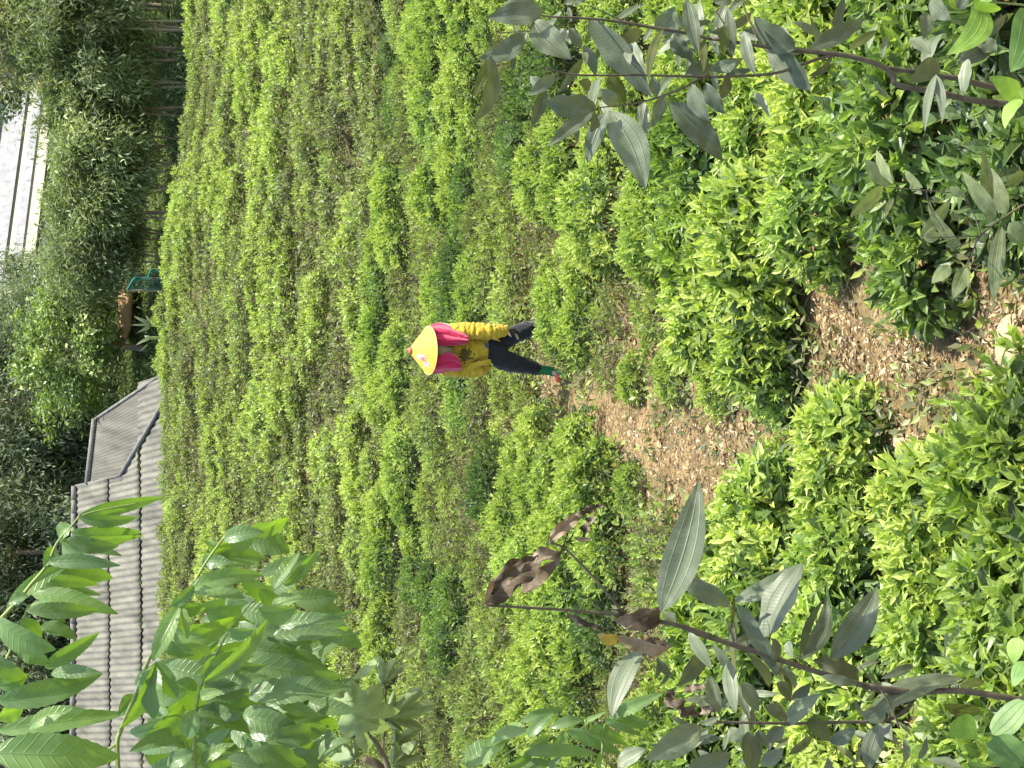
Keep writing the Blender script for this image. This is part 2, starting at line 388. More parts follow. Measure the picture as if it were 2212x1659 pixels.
# ------------------------------------------------------------------ tea bushes
def bush(seed, r, h, nshoot, fresh, sparse=0.0, T=T_MID, inner=500, lsize=0.075, mb=None, off=None, rz=0.0, flat=0.0, tshift=0.0):
    """one clipped tea bush: shoots of upright young leaves over a body of darker mature leaves"""
    own = mb is None
    if own: mb = MB()
    rs = np.random.default_rng(seed)
    a = rs.uniform(0, 2 * math.pi, nshoot); q = np.sqrt(rs.uniform(0, 1, nshoot))
    lump = 1 + 0.14 * np.sin(3 * a + seed) + 0.09 * np.sin(7 * a + 2 * seed)
    rr = r * q * lump
    side = rs.uniform(0, 1, nshoot) ** 1.6
    zz = h * (1 - 0.38 * q ** 3) * (0.9 + 0.12 * np.sin(rr * 13 + a * 2 + seed) + rs.normal(0, 0.05, nshoot))
    zz = np.where(q > 0.8, zz * (1 - 0.75 * side), zz)
    base = np.stack([rr * np.cos(a), rr * np.sin(a), zz], 1)
    out = np.stack([np.cos(a), np.sin(a), np.zeros(nshoot)], 1)
    ax = nrm(np.array([0, 0, 1.0]) * (1.15 - 0.5 * q)[:, None] + out * (0.75 * q ** 1.5)[:, None] + rs.normal(0, 0.22, (nshoot, 3)))
    sl = rs.uniform(0.05, 0.13, nshoot) * (lsize / 0.075)
    P, D, NO, LN, TI = [], [], [], [], []
    perp = nrm(np.cross(ax, rs.normal(size=(nshoot, 3)))); per2 = np.cross(ax, perp)
    ph = rs.uniform(0, 6.28, nshoot)
    vig = rs.normal(0, 0.13, nshoot)
    for k in range(6):
        t = k / 5
        an = ph + k * 2.4
        lat = np.cos(an)[:, None] * perp + np.sin(an)[:, None] * per2
        op = 1.25 - 1.0 * t + rs.normal(0, 0.15, nshoot)
        d = nrm(ax * np.cos(op)[:, None] + lat * np.sin(op)[:, None])
        P.append(base + ax * (sl * (t - 0.55))[:, None]); D.append(d)
        NO.append(nrm(ax * np.sin(op)[:, None] - lat * np.cos(op)[:, None] + rs.normal(0, 0.25, (nshoot, 3))))
        LN.append(lsize * rs.uniform(0.6, 1.35, nshoot) * (1.05 - 0.5 * t ** 2))
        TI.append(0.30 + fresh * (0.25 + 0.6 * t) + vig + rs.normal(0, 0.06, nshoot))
    # mature leaves inside and on the flanks
    a2 = rs.uniform(0, 6.28, inner); q2 = np.sqrt(rs.uniform(0.05, 1, inner)); r2 = r * 0.97 * q2
    z2 = h * (1 - 0.4 * q2 ** 3) * rs.uniform(0.30, 0.95, inner)
    P.append(np.stack([r2 * np.cos(a2), r2 * np.sin(a2), z2], 1))
    o2 = np.stack([np.cos(a2), np.sin(a2), rs.uniform(-.5, .8, inner)], 1)
    D.append(nrm(o2 + rs.normal(0, 0.6, (inner, 3)))); NO.append(nrm(np.array([0, 0, 1.0]) + rs.normal(0, 0.5, (inner, 3))))
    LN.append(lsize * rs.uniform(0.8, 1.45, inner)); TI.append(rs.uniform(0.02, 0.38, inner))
    if flat: P = [p * np.array([1.05, flat, 1.0]) for p in P]
    P = np.concatenate(P); D = np.concatenate(D); NO = np.concatenate(NO); LN = np.concatenate(LN); TI = np.concatenate(TI) + tshift
    if sparse:
        k = rs.uniform(size=len(P)) > sparse
        P, D, NO, LN, TI = P[k], D[k], NO[k], LN[k], TI[k]
    if off is not None:
        c, s_ = math.cos(rz), math.sin(rz); Rm = np.array([[c, s_, 0], [-s_, c, 0], [0, 0, 1]])
        P = P @ Rm + off; D = D @ Rm; NO = NO @ Rm
    leaves(mb, P, D, NO, LN, LN * rs.uniform(0.36, 0.5, len(LN)), TI, T)
    return mb

def twigs(seed, r, h, n=26, sides=4):
    mb = MB(); rs = np.random.default_rng(seed + 900)
    for i in range(n):
        a = rs.uniform(0, 6.28); q = math.sqrt(rs.uniform(0.02, 1)) * 0.9
        e = np.array([r * q * math.cos(a), r * q * math.sin(a), h * (1 - .4 * q ** 3) * rs.uniform(0.75, 0.98)])
        b = np.array([rs.normal(0, .05), rs.normal(0, .05), -0.06])
        m1 = b * 0.55 + e * 0.45 + rs.normal(0, .03, 3) + np.array([0, 0, -0.03])
        m2 = b * 0.2 + e * 0.8 + rs.normal(0, .03, 3)
        tube(mb, [b, m1, m2, e], [0.010, 0.007, 0.0045, 0.002], sides)
    return mb

KINDS = {}   # kind -> list of (foliage mesh, twig mesh, r, h)
def make_kind(name, specs, mat):
    KINDS[name] = []
    for (seed, r, h, ns, fresh, sparse, T, inner, ls, ts) in specs:
        f = bush(seed, r, h, ns, fresh, sparse, T, inner, ls, tshift=ts).mesh('tea_foliage', mat)
        t = twigs(seed, r, h).mesh('tea_branches', M['twig'])
        KINDS[name].append((f, t, r, h))
make_kind('near', [(1, .50, .50, 200, .60, 0, T_MID, 420, .122, 0), (2, .46, .44, 180, .52, .05, T_MID, 420, .130, -.03), (3, .53, .55, 220, .66, 0, T_MID, 460, .118, .03), (4, .48, .46, 200, .80, 0, T_MID, 380, .110, .08)], M['tea'])
make_kind('loose', [(51, .5, .46, 120, .34, .1, T_MID, 420, .128, -.02), (52, .46, .42, 110, .30, .12, T_MID, 400, .134, -.04)], M['tea'])
make_kind('lush', [(11, .46, .46, 300, .85, 0, T_MID, 420, .072, .05), (12, .5, .42, 320, .8, .05, T_MID, 450, .075, .03), (13, .44, .5, 280, .75, 0, T_MID, 420, .078, 0)], M['tea'])
make_kind('thin', [(21, .46, .36, 190, .5, .25, T_MID, 320, .066, -.02), (22, .5, .32, 170, .6, .3, T_MID, 300, .070, 0), (23, .42, .38, 180, .42, .2, T_MID, 340, .068, -.05)], M['tea_far'])
make_kind('bluish', [(31, .46, .44, 220, .25, .1, T_MID, 420, .082, .0), (32, .44, .40, 210, .3, .1, T_MID, 400, .085, .0)], M['tea'])

make_kind('scrub', [(41, .5, .26, 90, .4, .35, T_MID, 300, .06, -.05), (42, .46, .22, 80, .3, .4, T_MID, 280, .06, -.08)], M['tea_far'])

ORD = ['zeroth', 'first', 'second', 'third', 'fourth', 'fifth', 'sixth', 'seventh', 'eighth', 'ninth', 'tenth', 'eleventh', 'twelfth', 'thirteenth', 'fourteenth', 'fifteenth', 'sixteenth',
       'seventeenth', 'eighteenth', 'nineteenth', 'twentieth']
def ordn(i):
    if i <= 20: return ORD[i]
    t = {2: 'twenty', 3: 'thirty', 4: 'forty'}[i // 10]
    return t + '-' + ORD[i % 10] if i % 10 else {2: 'twentieth', 3: 'thirtieth', 4: 'fortieth'}[i // 10]

PERSON_Y = 15.3
def fieldnoise(x, y, s, o): return mnoise.noise(Vector((x * s + o, y * s * 1.3 + o, o)))

rows = []; outside = []
Yr = 5.3; ri = 0
while Yr < 41.3:
    row = []
    half = 0.262 * Yr + 2.6
    step = 0.68 if Yr < 12 else 0.62
    X = -half + random.uniform(0, step)
    while X < half:
        yy = Yr + random.uniform(-.10, .10) + 0.22 * math.sin(X * 0.35 + 1.0) + 0.10 * math.sin(X * .8 + ri * .6)
        xx = X + random.uniform(-.12, .12)
        X += step
        k = fieldnoise(xx, yy, 0.22, 3.7); k2 = fieldnoise(xx, yy, 0.5, 9.1)
        gap = fieldnoise(xx, yy, 0.45, 21.3)
        if Yr < 10: kind = 'near'
        elif k + 0.5 * k2 > 0.10: kind = 'lush'
        elif k2 < -0.28: kind = 'bluish'
        elif k + 0.4 * k2 < 0.04 and Yr > 11: kind = 'thin'
        else: kind = 'lush' if random.random() < .55 else 'thin'
        if Yr > 10.5 and gap < -0.30: kind = 'scrub'
        v = random.randrange(len(KINDS[kind])); f, t, r, h = KINDS[kind][v]
        sc = random.uniform(.85, 1.15)
        if covers_soil(xx, yy, r * sc, h * sc): continue
        # keep the person and the near standing leg clear
        if abs(xx - 0.36) < 0.42 and -1.0 < yy - PERSON_Y < 0.45 and not (xx > 0.42 and yy < PERSON_Y - .25): continue
        if -0.45 < xx < 0.40 and -2.6 < yy - PERSON_Y < 0.5:
            if yy - PERSON_Y > -1.7: continue
            kind = 'scrub'; v %= 2; f, t, r, h = KINDS[kind][v]; sc = .8
        if kind == 'near':
            qx, qy = proj((xx, yy, float(gz(xx, yy)) + .4))
            if 1500 < qx < 1880 and 120 < qy < 540: v = 3; f, t, r, h = KINDS[kind][v]
            elif qx > 1800 and qy < 780: kind = 'loose'; v %= 2; f, t, r, h = KINDS[kind][v]
        px, py = proj((xx, yy, float(gz(xx, yy)) + h * .6))
        if not (-60 < px < 2290 and -70 < py < 1730):
            outside.append((xx, yy, kind, v, sc)); continue
        row.append([xx, yy, kind, v, sc, px, py])
    if abs(Yr - 14.6) < .46: row += [[.56, 14.72, 'thin', 0, 1.0, *proj((.56, 14.72, float(gz(.56, 14.72)) + .2))], [.95, 14.6, 'thin', 1, 1.05, *proj((.95, 14.6, float(gz(.95, 14.6)) + .2))]]
    for (qx, qy, qs) in ((1440, 812, .52), (1545, 826, .5), (1660, 842, .55), (1350, 822, .5), (1585, 1108, .52), (1690, 1050, .5), (1350, 1050, .5), (1250, 985, .5)):
        qp = on_ground(qx + 40, qy)
        if Yr - .45 <= qp[1] < Yr + (.7 if Yr < 11 else .45) and not any(abs(o[0] - qp[0]) < .01 for rw in rows + [row] for o in rw):
            row.append([qp[0], qp[1], 'lush', qx % 3, qs, qx, qy])
    if row: rows.append(row)
    Yr += 1.15 if Yr < 11 else (0.9 if Yr < 15 else 0.78)
    ri += 1

LOOK = {'loose': 'loose large-leaved darker', 'near': 'bright broad-leaved', 'lush': 'bright yellow-green', 'thin': 'thin olive', 'bluish': 'dull dark green', 'scrub': 'low scrubby olive'}
count = 0; rest = []
n_total = sum(len(r) for r in rows)
for ri, row in enumerate(rows):
    row.sort(key=lambda b: -b[6])      # from the bottom edge of the photo upwards
    for bi, (xx, yy, kind, v, sc, px, py) in enumerate(row):
        inframe = (0 < px < 2212 and 0 < py < 1659)
        if count >= 296 or yy > 27:
            rest.append((xx, yy, kind, v, sc)); continue
        count += 1
        f, t, r, h = KINDS[kind][v]
        root = empty('tea_bush', (xx, yy, float(gz(xx, yy)) - 0.02), random.choice((0, math.pi)) + random.uniform(-.35, .35))
        root.scale = (sc * 1.05, sc * (.8 if yy < 11 else .56), sc * random.uniform(.9, 1.25))
        root.rotation_euler[0] = random.uniform(-.08, .08); root.rotation_euler[1] = random.uniform(-.08, .08)
        fo = bpy.data.objects.new('foliage', f); COL.objects.link(fo); fo.parent = root
        to = bpy.data.objects.new('branches', t); COL.objects.link(to); to.parent = root
        tag(root, f"{LOOK[kind]} tea bush, {ordn(bi + 1)} from photo's bottom edge in {ordn(ri + 1)} row from right edge", 'tea bush', 'tea bushes in rows across the field')

# the far rows, and what grows just beside the picture, read as one mass
mb = MB(); rest += outside
for i, (xx, yy, kind, v, sc) in enumerate(rest):
    spec = {'loose': (.5, .42, 90, .4, 0, 140, 0), 'near': (.5, .46, 110, .75, 0, 130, .1), 'lush': (.5, .50, 120, .8, 0, 120, .06), 'thin': (.48, .36, 80, .55, .1, 130, 0), 'bluish': (.46, .42, 90, .4, 0, 140, 0), 'scrub': (.48, .26, 50, .4, .2, 110, -.05)}[kind]
    r, h, ns, fr, spr, inn, ts = spec
    nearer = yy < 25
    if nearer: ns, inn = int(ns * 1.7), int(inn * 1.6)
    bush(500 + i, r * sc, h * sc * random.uniform(.85, 1.2), ns, fr, spr, T_LO, inn, 0.08 if nearer else 0.095, mb, np.array([xx, yy, float(gz(xx, yy))]), flat=.52, tshift=ts + random.uniform(-.13, .13))
if rest:
    tag(mb.obj('tea_plants', M['tea_far']), 'mass of small tea plants in the farthest rows below the roof and trees', 'tea plants', kind='stuff')
print('bushes', count, 'rest', len(rest), 'rows', len(rows))

# weeds, fallen leaves and clods on the soil ---------------------------------
def ground_scatter(n, ylo, yhi, pw=1.0):
    Y = ylo + (yhi - ylo) * RNG.uniform(0, 1, n) ** pw
    X = RNG.uniform(-1, 1, n) * (0.27 * Y + .5)
    return X, Y
X, Y = ground_scatter(24000, 5.0, 28, 1.5)
mb = MB(); n = len(X)
pos = np.stack([X, Y, gz(X, Y) + RNG.uniform(0.012, 0.05, n)], 1)
d = rand_dirs(n); d[:, 2] *= 0.25
ln = RNG.uniform(.02, .065, n)
leaves(mb, pos, d, nrm(np.array([0, 0, 1.0]) + RNG.normal(0, .35, (n, 3))), ln, ln * RNG.uniform(.22, .5, n), RNG.beta(1.6, 1.8, n), T_MID)
# thicker litter on the open path
X, Y = ground_scatter(45000, 5.0, 15.5, 1.1)
k_ = np.array([any(in_poly(*proj((x, y, float(gz(x, y)))), q) for q in SOIL) for x, y in zip(X, Y)])
X, Y = X[k_], Y[k_]; n = len(X)
pos = np.stack([X, Y, gz(X, Y) + RNG.uniform(0.02, 0.06, n)], 1); d = rand_dirs(n); d[:, 2] *= .3
ln = RNG.uniform(.015, .06, n)
leaves(mb, pos, d, nrm(np.array([0, 0, 1.0]) + RNG.normal(0, .4, (n, 3))), ln, ln * RNG.uniform(.15, .5, n), RNG.beta(2.2, 1.5, n), T_MID)
# straw and twig bits
X, Y = ground_scatter(5000, 5.0, 20, 1.6); n = len(X)
pos = np.stack([X, Y, gz(X, Y) + RNG.uniform(0.02, 0.05, n)], 1); d = rand_dirs(n); d[:, 2] *= .15
ln = RNG.uniform(.06, .2, n)
leaves(mb, pos, d, nrm(np.array([0, 0, 1.0]) + RNG.normal(0, .3, (n, 3))), ln, RNG.uniform(.004, .009, n), RNG.uniform(.1, .95, n), T_LO)
tag(mb.obj('leaf_litter', M['litter']), 'dry fallen leaves and straw lying on the bare soil between tea bushes', 'leaf litter', kind='stuff')

mb = MB()
X, Y = ground_scatter(8500, 5.0, 36, .95)
keepm = np.array([not any(in_poly(*proj((x, y, float(gz(x, y)))), q) for q in SOIL) or random.random() < .12 for x, y in zip(X, Y)])
X, Y = X[keepm], Y[keepm]; n = len(X)
for k in range(9):
    a = RNG.uniform(0, 6.28, n); el = RNG.uniform(.1, 1.2, n)
    d = np.stack([np.cos(a) * np.cos(el), np.sin(a) * np.cos(el), np.sin(el)], 1)
    pos = np.stack([X + RNG.normal(0, .06, n), Y + RNG.normal(0, .06, n), gz(X, Y) + RNG.uniform(.0, .14, n)], 1)
    ln = RNG.uniform(.04, .10, n)
    leaves(mb, pos, d, nrm(np.array([0, 0, 1.0]) + RNG.normal(0, .4, (n, 3))), ln, ln * RNG.uniform(.25, .55, n), RNG.beta(1.6, 3.2, n), T_LO)
tag(mb.obj('weeds', M['tea_far']), 'low green weeds scattered over the soil between the tea rows', 'weeds', kind='stuff')

mb = MB()
oct_v = np.array([[1, 0, 0], [-1, 0, 0], [0, 1, 0], [0, -1, 0], [0, 0, 1], [0, 0, -1], [.6, .6, .5], [-.6, .6, .5], [-.6, -.6, .5], [.6, -.6, .5]], float)
oct_f = np.array([(0, 6, 4), (6, 2, 4), (2, 7, 4), (7, 1, 4), (1, 8, 4), (8, 3, 4), (3, 9, 4), (9, 0, 4), (0, 2, 6), (2, 1, 7), (1, 3, 8), (3, 0, 9), (2, 0, 5), (1, 2, 5), (3, 1, 5), (0, 3, 5)])
X, Y = ground_scatter(2400, 5.0, 17, 1.4)
for x, y in zip(X, Y):
    s = random.uniform(.008, .03) * (2.2 if random.random() < .05 else 1)
    mb.add(oct_v * RNG.uniform(.6, 1.2, (10, 3)) * np.array([1.2, 1, .65]) * s + np.array([x, y, float(gz(x, y)) + s * .3]), [oct_f], random.random())
tag(mb.obj('soil_clods', M['clod']), 'small orange clods and stones strewn over the bare path soil', 'soil clods', kind='stuff')

# larger pale stone and soil lump on the path
def rock(px, py, s, mat, label, name='stone'):
    p = on_ground(px, py); mb = MB()
    n1, n2 = 12, 8; V = []
    for i in range(n2 + 1):
        th = math.pi * i / n2
        for j in range(n1):
            ph = 2 * math.pi * j / n1
            q = Vector((math.sin(th) * math.cos(ph), math.sin(th) * math.sin(ph), math.cos(th)))
            k = 1 + .28 * mnoise.noise(q * 1.8 + Vector((px, py, 0)))
            V.append((p[0] + q.x * k * s * 1.3, p[1] + q.y * k * s, p[2] + q.z * k * s * .6 + s * .15))
    fs = [(i * n1 + j, i * n1 + (j + 1) % n1, (i + 1) * n1 + (j + 1) % n1, (i + 1) * n1 + j) for i in range(n2) for j in range(n1)]
    mb.add(V, [np.array(fs)])
    tag(mb.obj(name, mat, smooth=True), label, 'stone')
rock(1565, 965, .05, M['clod'], 'rounded orange stone half buried in the bare soil patch')
rock(2195, 745, .12, M['clod'], 'large orange earth lump at the photo right edge below centre', 'earth_lump')
rock(2185, 285, .06, M['clod'], 'small pale orange stone under the right hand shrub stems')

# ------------------------------------------------------------------ person
def cloth_mat(name, c, rough=0.85, wrinkle=0.35, scale=26, sheen=0.3, print_=None):
    m, nt, out = new_mat(name)
    g = N(nt, 'ShaderNodeNewGeometry')
    nz = N(nt, 'ShaderNodeTexNoise'); nz.inputs['Scale'].default_value = scale; nz.inputs['Detail'].default_value = 5
    nt.links.new(g.outputs['Position'], nz.inputs['Vector'])
    col = ramp(nt, nz.outputs[0], [(0.3, tuple(q * .82 for q in c)), (0.7, c)])
    for (cen, rad, pc, thr, sc) in (print_ or []):
        d = N(nt, 'ShaderNodeVectorMath', operation='DISTANCE'); d.inputs[1].default_value = tuple(cen)
        nt.links.new(g.outputs['Position'], d.inputs[0])
        n2 = N(nt, 'ShaderNodeTexNoise'); n2.inputs['Scale'].default_value = sc; n2.inputs['Detail'].default_value = 3
        nt.links.new(g.outputs['Position'], n2.inputs['Vector'])
        fall = math_n(nt, 'SUBTRACT', 1.0, math_n(nt, 'DIVIDE', d.outputs['Value'], rad), True)
        v = math_n(nt, 'ADD', n2.outputs[0], math_n(nt, 'MULTIPLY', fall, 0.45))
        f = math_n(nt, 'MULTIPLY', math_n(nt, 'SUBTRACT', v, thr), 14.0, True)
        f = math_n(nt, 'MULTIPLY', f, math_n(nt, 'MULTIPLY', fall, 6.0, True))
        col = mixc(nt, f, col, pc)
    p = N(nt, 'ShaderNodeBsdfPrincipled'); p.inputs['Roughness'].default_value = rough
    p.inputs['Specular IOR Level'].default_value = 0.25; p.inputs['Sheen Weight'].default_value = sheen
    nt.links.new(col, p.inputs['Base Color'])
    b = N(nt, 'ShaderNodeBump'); b.inputs['Strength'].default_value = wrinkle; b.inputs['Distance'].default_value = 0.012
    nt.links.new(nz.outputs[0], b.inputs['Height']); nt.links.new(b.outputs[0], p.inputs['Normal'])
    nt.links.new(p.outputs[0], out.inputs[0])
    return m

def PP(x, y, d=0.0): return at(x, y, PERSON_Y + d)
px_m = PERSON_Y / F
foot = PP(1222, 770, 0.0)
foot[2] = float(gz(foot[0], foot[1]))
person = empty('person', tuple(foot))
tag(person, 'person in yellow conical hat, pink scarf, yellow shirt and black trousers among tea bushes', 'person')

def ring(mb, c, ax1, ax2, n): 
    a = np.arange(n) * 2 * math.pi / n
    return c + np.cos(a)[:, None] * ax1 + np.sin(a)[:, None] * ax2

def loft(mb, rings, close=True):
    n = len(rings[0]); V = np.concatenate(rings); fs = []
    for i in range(len(rings) - 1):
        for k in range(n):
            a, b = i * n + k, i * n + (k + 1) % n
            fs.append((a, b, b + n, a + n))
    faces = [np.array(fs)]
    if close: faces += [np.arange(n)[::-1], np.arange(n) + (len(rings) - 1) * n]
    mb.add(V, faces)

def limb(mb, pts, rad, sides=16, k=6, wr=0.0, freq=60, seed=0):
    P, Q = smooth_path(pts, rad, k)
    # rounded ends
    if wr:
        L = np.concatenate([[0], np.cumsum(np.linalg.norm(np.diff(P, axis=0), axis=1))])
        Q = Q * (1 + wr * np.sin(L * freq * 6.28 + 1.2 * np.sin(L * 21 + seed)) + .5 * wr * np.sin(L * freq * 3.9 + seed))
    t0 = nrm(P[0] - P[1]); t1 = nrm(P[-1] - P[-2])
    P = np.vstack([P[0] + t0 * Q[0] * .8, P[0] + t0 * Q[0] * .45, P, P[-1] + t1 * Q[-1] * .45, P[-1] + t1 * Q[-1] * .8])
    Q = np.concatenate([[Q[0] * .35, Q[0] * .85], Q, [Q[-1] * .85, Q[-1] * .35]])
    tube(mb, P, Q, sides)

def ellipsoid(mb, c, a, b, cc, n=16):
    rings = []
    for i in range(1, n):
        th = math.pi * i / n
        rings.append(ring(mb, np.array(c) + np.array(cc) * math.cos(th), np.array(a) * math.sin(th), np.array(b) * math.sin(th), n * 2))
    loft(mb, rings)

def fuse(o, vox, smooth=3):
    r = o.modifiers.new('fuse', 'REMESH'); r.mode = 'VOXEL'; r.voxel_size = vox; r.use_smooth_shade = True
    s = o.modifiers.new('soften', 'SMOOTH'); s.iterations = smooth; s.factor = 0.5
    return o

UPv = np.array([0, 0, 1.0]); RTv = np.array([1.0, 0, 0]); FRv = np.array([0, -1.0, 0])

M['skin'] = cloth_mat('skin', (0.52, 0.33, 0.23), 0.5, 0.05, 40, 0.0)
M['hat'] = None
hat_tip = PP(882, 757, -0.015); brim_c = PP(926, 757, 0.012)
sh_c = PP(1022, 762, -.14)
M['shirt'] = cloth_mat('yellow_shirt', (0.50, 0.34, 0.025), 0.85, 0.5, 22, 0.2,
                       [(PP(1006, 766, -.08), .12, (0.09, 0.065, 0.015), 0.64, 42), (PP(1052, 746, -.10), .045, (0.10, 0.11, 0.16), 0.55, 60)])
M['scarf'] = cloth_mat('pink_scarf', (0.52, 0.012, 0.075), 0.9, 0.5, 18, 0.5)
M['trousers'] = cloth_mat('black_trousers', (0.016, 0.016, 0.017), 0.9, 0.6, 30, 0.25)
M['glove'] = cloth_mat('dark_glove', (0.035, 0.025, 0.022), 0.9, 0.3, 40, 0.1)
M['neckcloth'] = cloth_mat('tan_neck_cloth', (0.30, 0.22, 0.12), 0.9, 0.4, 24, 0.1)
M['boot'] = cloth_mat('green_boot', (0.03, 0.20, 0.075), 0.4, 0.2, 20, 0.0)
M['boot_toe'] = cloth_mat('red_toe', (0.62, 0.12, 0.09), 0.6, 0.2, 20, 0.0)
M['hair'] = cloth_mat('black_hair', (0.012, 0.010, 0.009), 0.6, 0.5, 60, 0.0)

# joints: near arm is the one at the top of the photo (her left), far one at the bottom
sL, eL, wL = PP(968, 716, .02), PP(1032, 715, -.10), PP(1094, 714, -.16)
sR, eR, wR = PP(968, 797, .02), PP(1050, 791, .02), PP(1036, 762, .19)
hipL, kneeL, ankL = PP(1082, 738, .0), PP(1140, 712, -.12), PP(1212, 722, .10)
hipR, kneeR, ankR = PP(1080, 776, .0), PP(1132, 790, -.03), PP(1190, 801, .0)
toeR = PP(1213, 815, -.14)

b = MB()
ellipsoid(b, PP(922, 757, -.03), RTv * .075, FRv * .095, UPv * .115, 12)              # head
nose = PP(925, 757, -.135); ellipsoid(b, nose, RTv * .015, FRv * .022, UPv * .025, 6)
for s in (-1, 1): ellipsoid(b, PP(924, 757 - s * 16, -.02), RTv * .012, FRv * .022, UPv * .032, 6)   # ears
limb(b, [PP(940, 757, .0), PP(968, 757, .02)], [.05, .055])
loft(b, [ring(b, PP(x, 757, .02), RTv * rx, FRv * ry, 20) for x, rx, ry in ((962, .06, .05), (970, .12, .06), (995, .12, .07), (1035, .10, .07), (1065, .11, .075), (1090, .11, .08))])
limb(b, [sL, eL, wL], [.052, .042, .028]); limb(b, [sR, eR, wR], [.052, .042, .028])
limb(b, [hipL, kneeL, ankL], [.08, .05, .03]); limb(b, [hipR, kneeR, ankR], [.08, .05, .03])
limb(b, [ankR, ankR * .5 + toeR * .5], [.03, .022]); limb(b, [ankL, ankL + np.array([0, -.12, -.03])], [.03, .022])
def hand(wrist, dirn, side, curl, palm_n):
    """palm with four unequal bent fingers and a thumb leaving its side"""
    dirn = nrm(dirn); side = nrm(side - dirn * (side @ dirn)); pn = nrm(palm_n - dirn * (palm_n @ dirn) - side * (palm_n @ side))
    pc = wrist + dirn * .045
    limb(b, [wrist, wrist + dirn * .03], [.026, .03])
    ellipsoid(b, pc, side * .040, pn * .017, dirn * .050, 8)
    out = []
    for i, (o, ln) in enumerate(((-.030, .058), (-.010, .072), (.011, .076), (.031, .068))):
        k0 = pc + dirn * .042 + side * o
        d1 = nrm(dirn + pn * curl * .35 + side * o * 3); k1 = k0 + d1 * ln * .5
        d2 = nrm(dirn + pn * curl * (.9 + .12 * i)); k2 = k1 + d2 * ln * .32
        d3 = nrm(dirn * .7 + pn * curl * 1.5); k3 = k2 + d3 * ln * .26
        limb(b, [k0 - dirn * .02, k0, k1, k2, k3], [.0095, .0095, .0088, .008, .0068], 8, 2)
        out.append((k1, k2, k3))
    t0 = pc - dirn * .02 + side * .032; t1 = t0 + nrm(side * .8 + dirn * .6 + pn * .3) * .036; t2 = t1 + nrm(dirn * .9 + side * .15 + pn * .55) * .03
    limb(b, [pc - dirn * .02, t0, t1, t2], [.012, .012, .0105, .008], 8, 2)
    return pc, side, pn, dirn
hl = hand(wL, PP(1120, 724, -.20) - wL, np.array([-.4, -1.0, .2]), .7, np.array([-1.0, .2, -.3]))
hr = hand(wR, np.array([-.6, .35, -.6]), np.array([0, .3, -1.0]), .5, np.array([.3, -1, 0]))
ob = b.obj('body', M['skin'], smooth=True); keep(fuse(ob, .0055, 2), person)

# face: eyes and mouth, in the hat's shade
for s in (-1, 1):
    e = MB(); ellipsoid(e, PP(920, 757 - s * 7.5, -.118), RTv * .013, FRv * .006, UPv * .008, 6)
    keep(e.obj('eye', M['hair'], smooth=True), person)
e = MB(); ellipsoid(e, PP(933.5, 757, -.112), RTv * .023, FRv * .006, UPv * .006, 6)
keep(e.obj('mouth', M['boot_toe'], smooth=True), person)
e = MB(); ellipsoid(e, PP(917, 757, .0), RTv * .085, FRv * .10, UPv * .105, 12)
limb(e, [PP(925, 757, .06), PP(950, 757, .08)], [.07, .045])
keep(fuse(e.obj('hair', M['hair'], smooth=True), .008), person)

# shirt: torso plus two gathered sleeves
b = MB()
loft(b, [ring(b, PP(x, y, dd), RTv * rx, FRv * ry, 28) for x, y, rx, ry, dd in
         ((958, 757, .06, .06, .02), (964, 757, .13, .085, .02), (972, 757, .18, .10, .03), (995, 757, .165, .11, .03), (1025, 757, .15, .12, .03), (1050, 754, .15, .125, .03), (1068, 751, .15, .13, .03), (1080, 749, .142, .128, .03), (1083, 749, .13, .115, .03))])
limb(b, [sL, PP(1000, 714, -.05), PP(1032, 715, -.10), PP(1065, 716, -.14), PP(1092, 714, -.16)], [.082, .086, .088, .085, .062], 20, 10, .05, 19, 1)
limb(b, [sR, PP(1005, 800, .02), PP(1040, 797, .0), eR], [.085, .082, .075, .062], 20, 10, .05, 15, 2)
limb(b, [PP(1012, 792, -.04), PP(1036, 786, -.1), PP(1057, 782, -.11)], [.03, .035, .028], 14, 6, .05, 15, 5)
limb(b, [eR, PP(1042, 775, .12), wR], [.062, .055, .045], 16, 8, .05, 15, 4)
limb(b, [PP(1066, 728, -.16), PP(1080, 737, -.17)], [.03, .008], 10)
so = b.obj('shirt', M['shirt'], smooth=True); keep(fuse(so, .0075, 2), person)
tex = bpy.data.textures.new('cloth_folds', 'CLOUDS'); tex.noise_scale = 0.055
dm = so.modifiers.new('folds', 'DISPLACE'); dm.texture = tex; dm.strength = 0.032; dm.texture_coords = 'GLOBAL'

b = MB()
loft(b, [ring(b, PP(x, y, 0), RTv * rx, FRv * ry, 28) for x, y, rx, ry in ((1050, 754, .13, .11), (1066, 755, .155, .12), (1082, 757, .165, .125), (1094, 757, .12, .09))])
limb(b, [hipL, kneeL, PP(1190, 718, .06)], [.105, .092, .065], 20, 6, .02, 8, 1)
limb(b, [hipR, PP(1105, 783, -.02), kneeR, PP(1163, 798, .0)], [.11, .108, .088, .062], 20, 8, .02, 8, 3)
tr = b.obj('trousers', M['trousers'], smooth=True); keep(fuse(tr, .009, 2), person)
dm = tr.modifiers.new('folds', 'DISPLACE'); dm.texture = tex; dm.strength = 0.026; dm.texture_coords = 'GLOBAL'

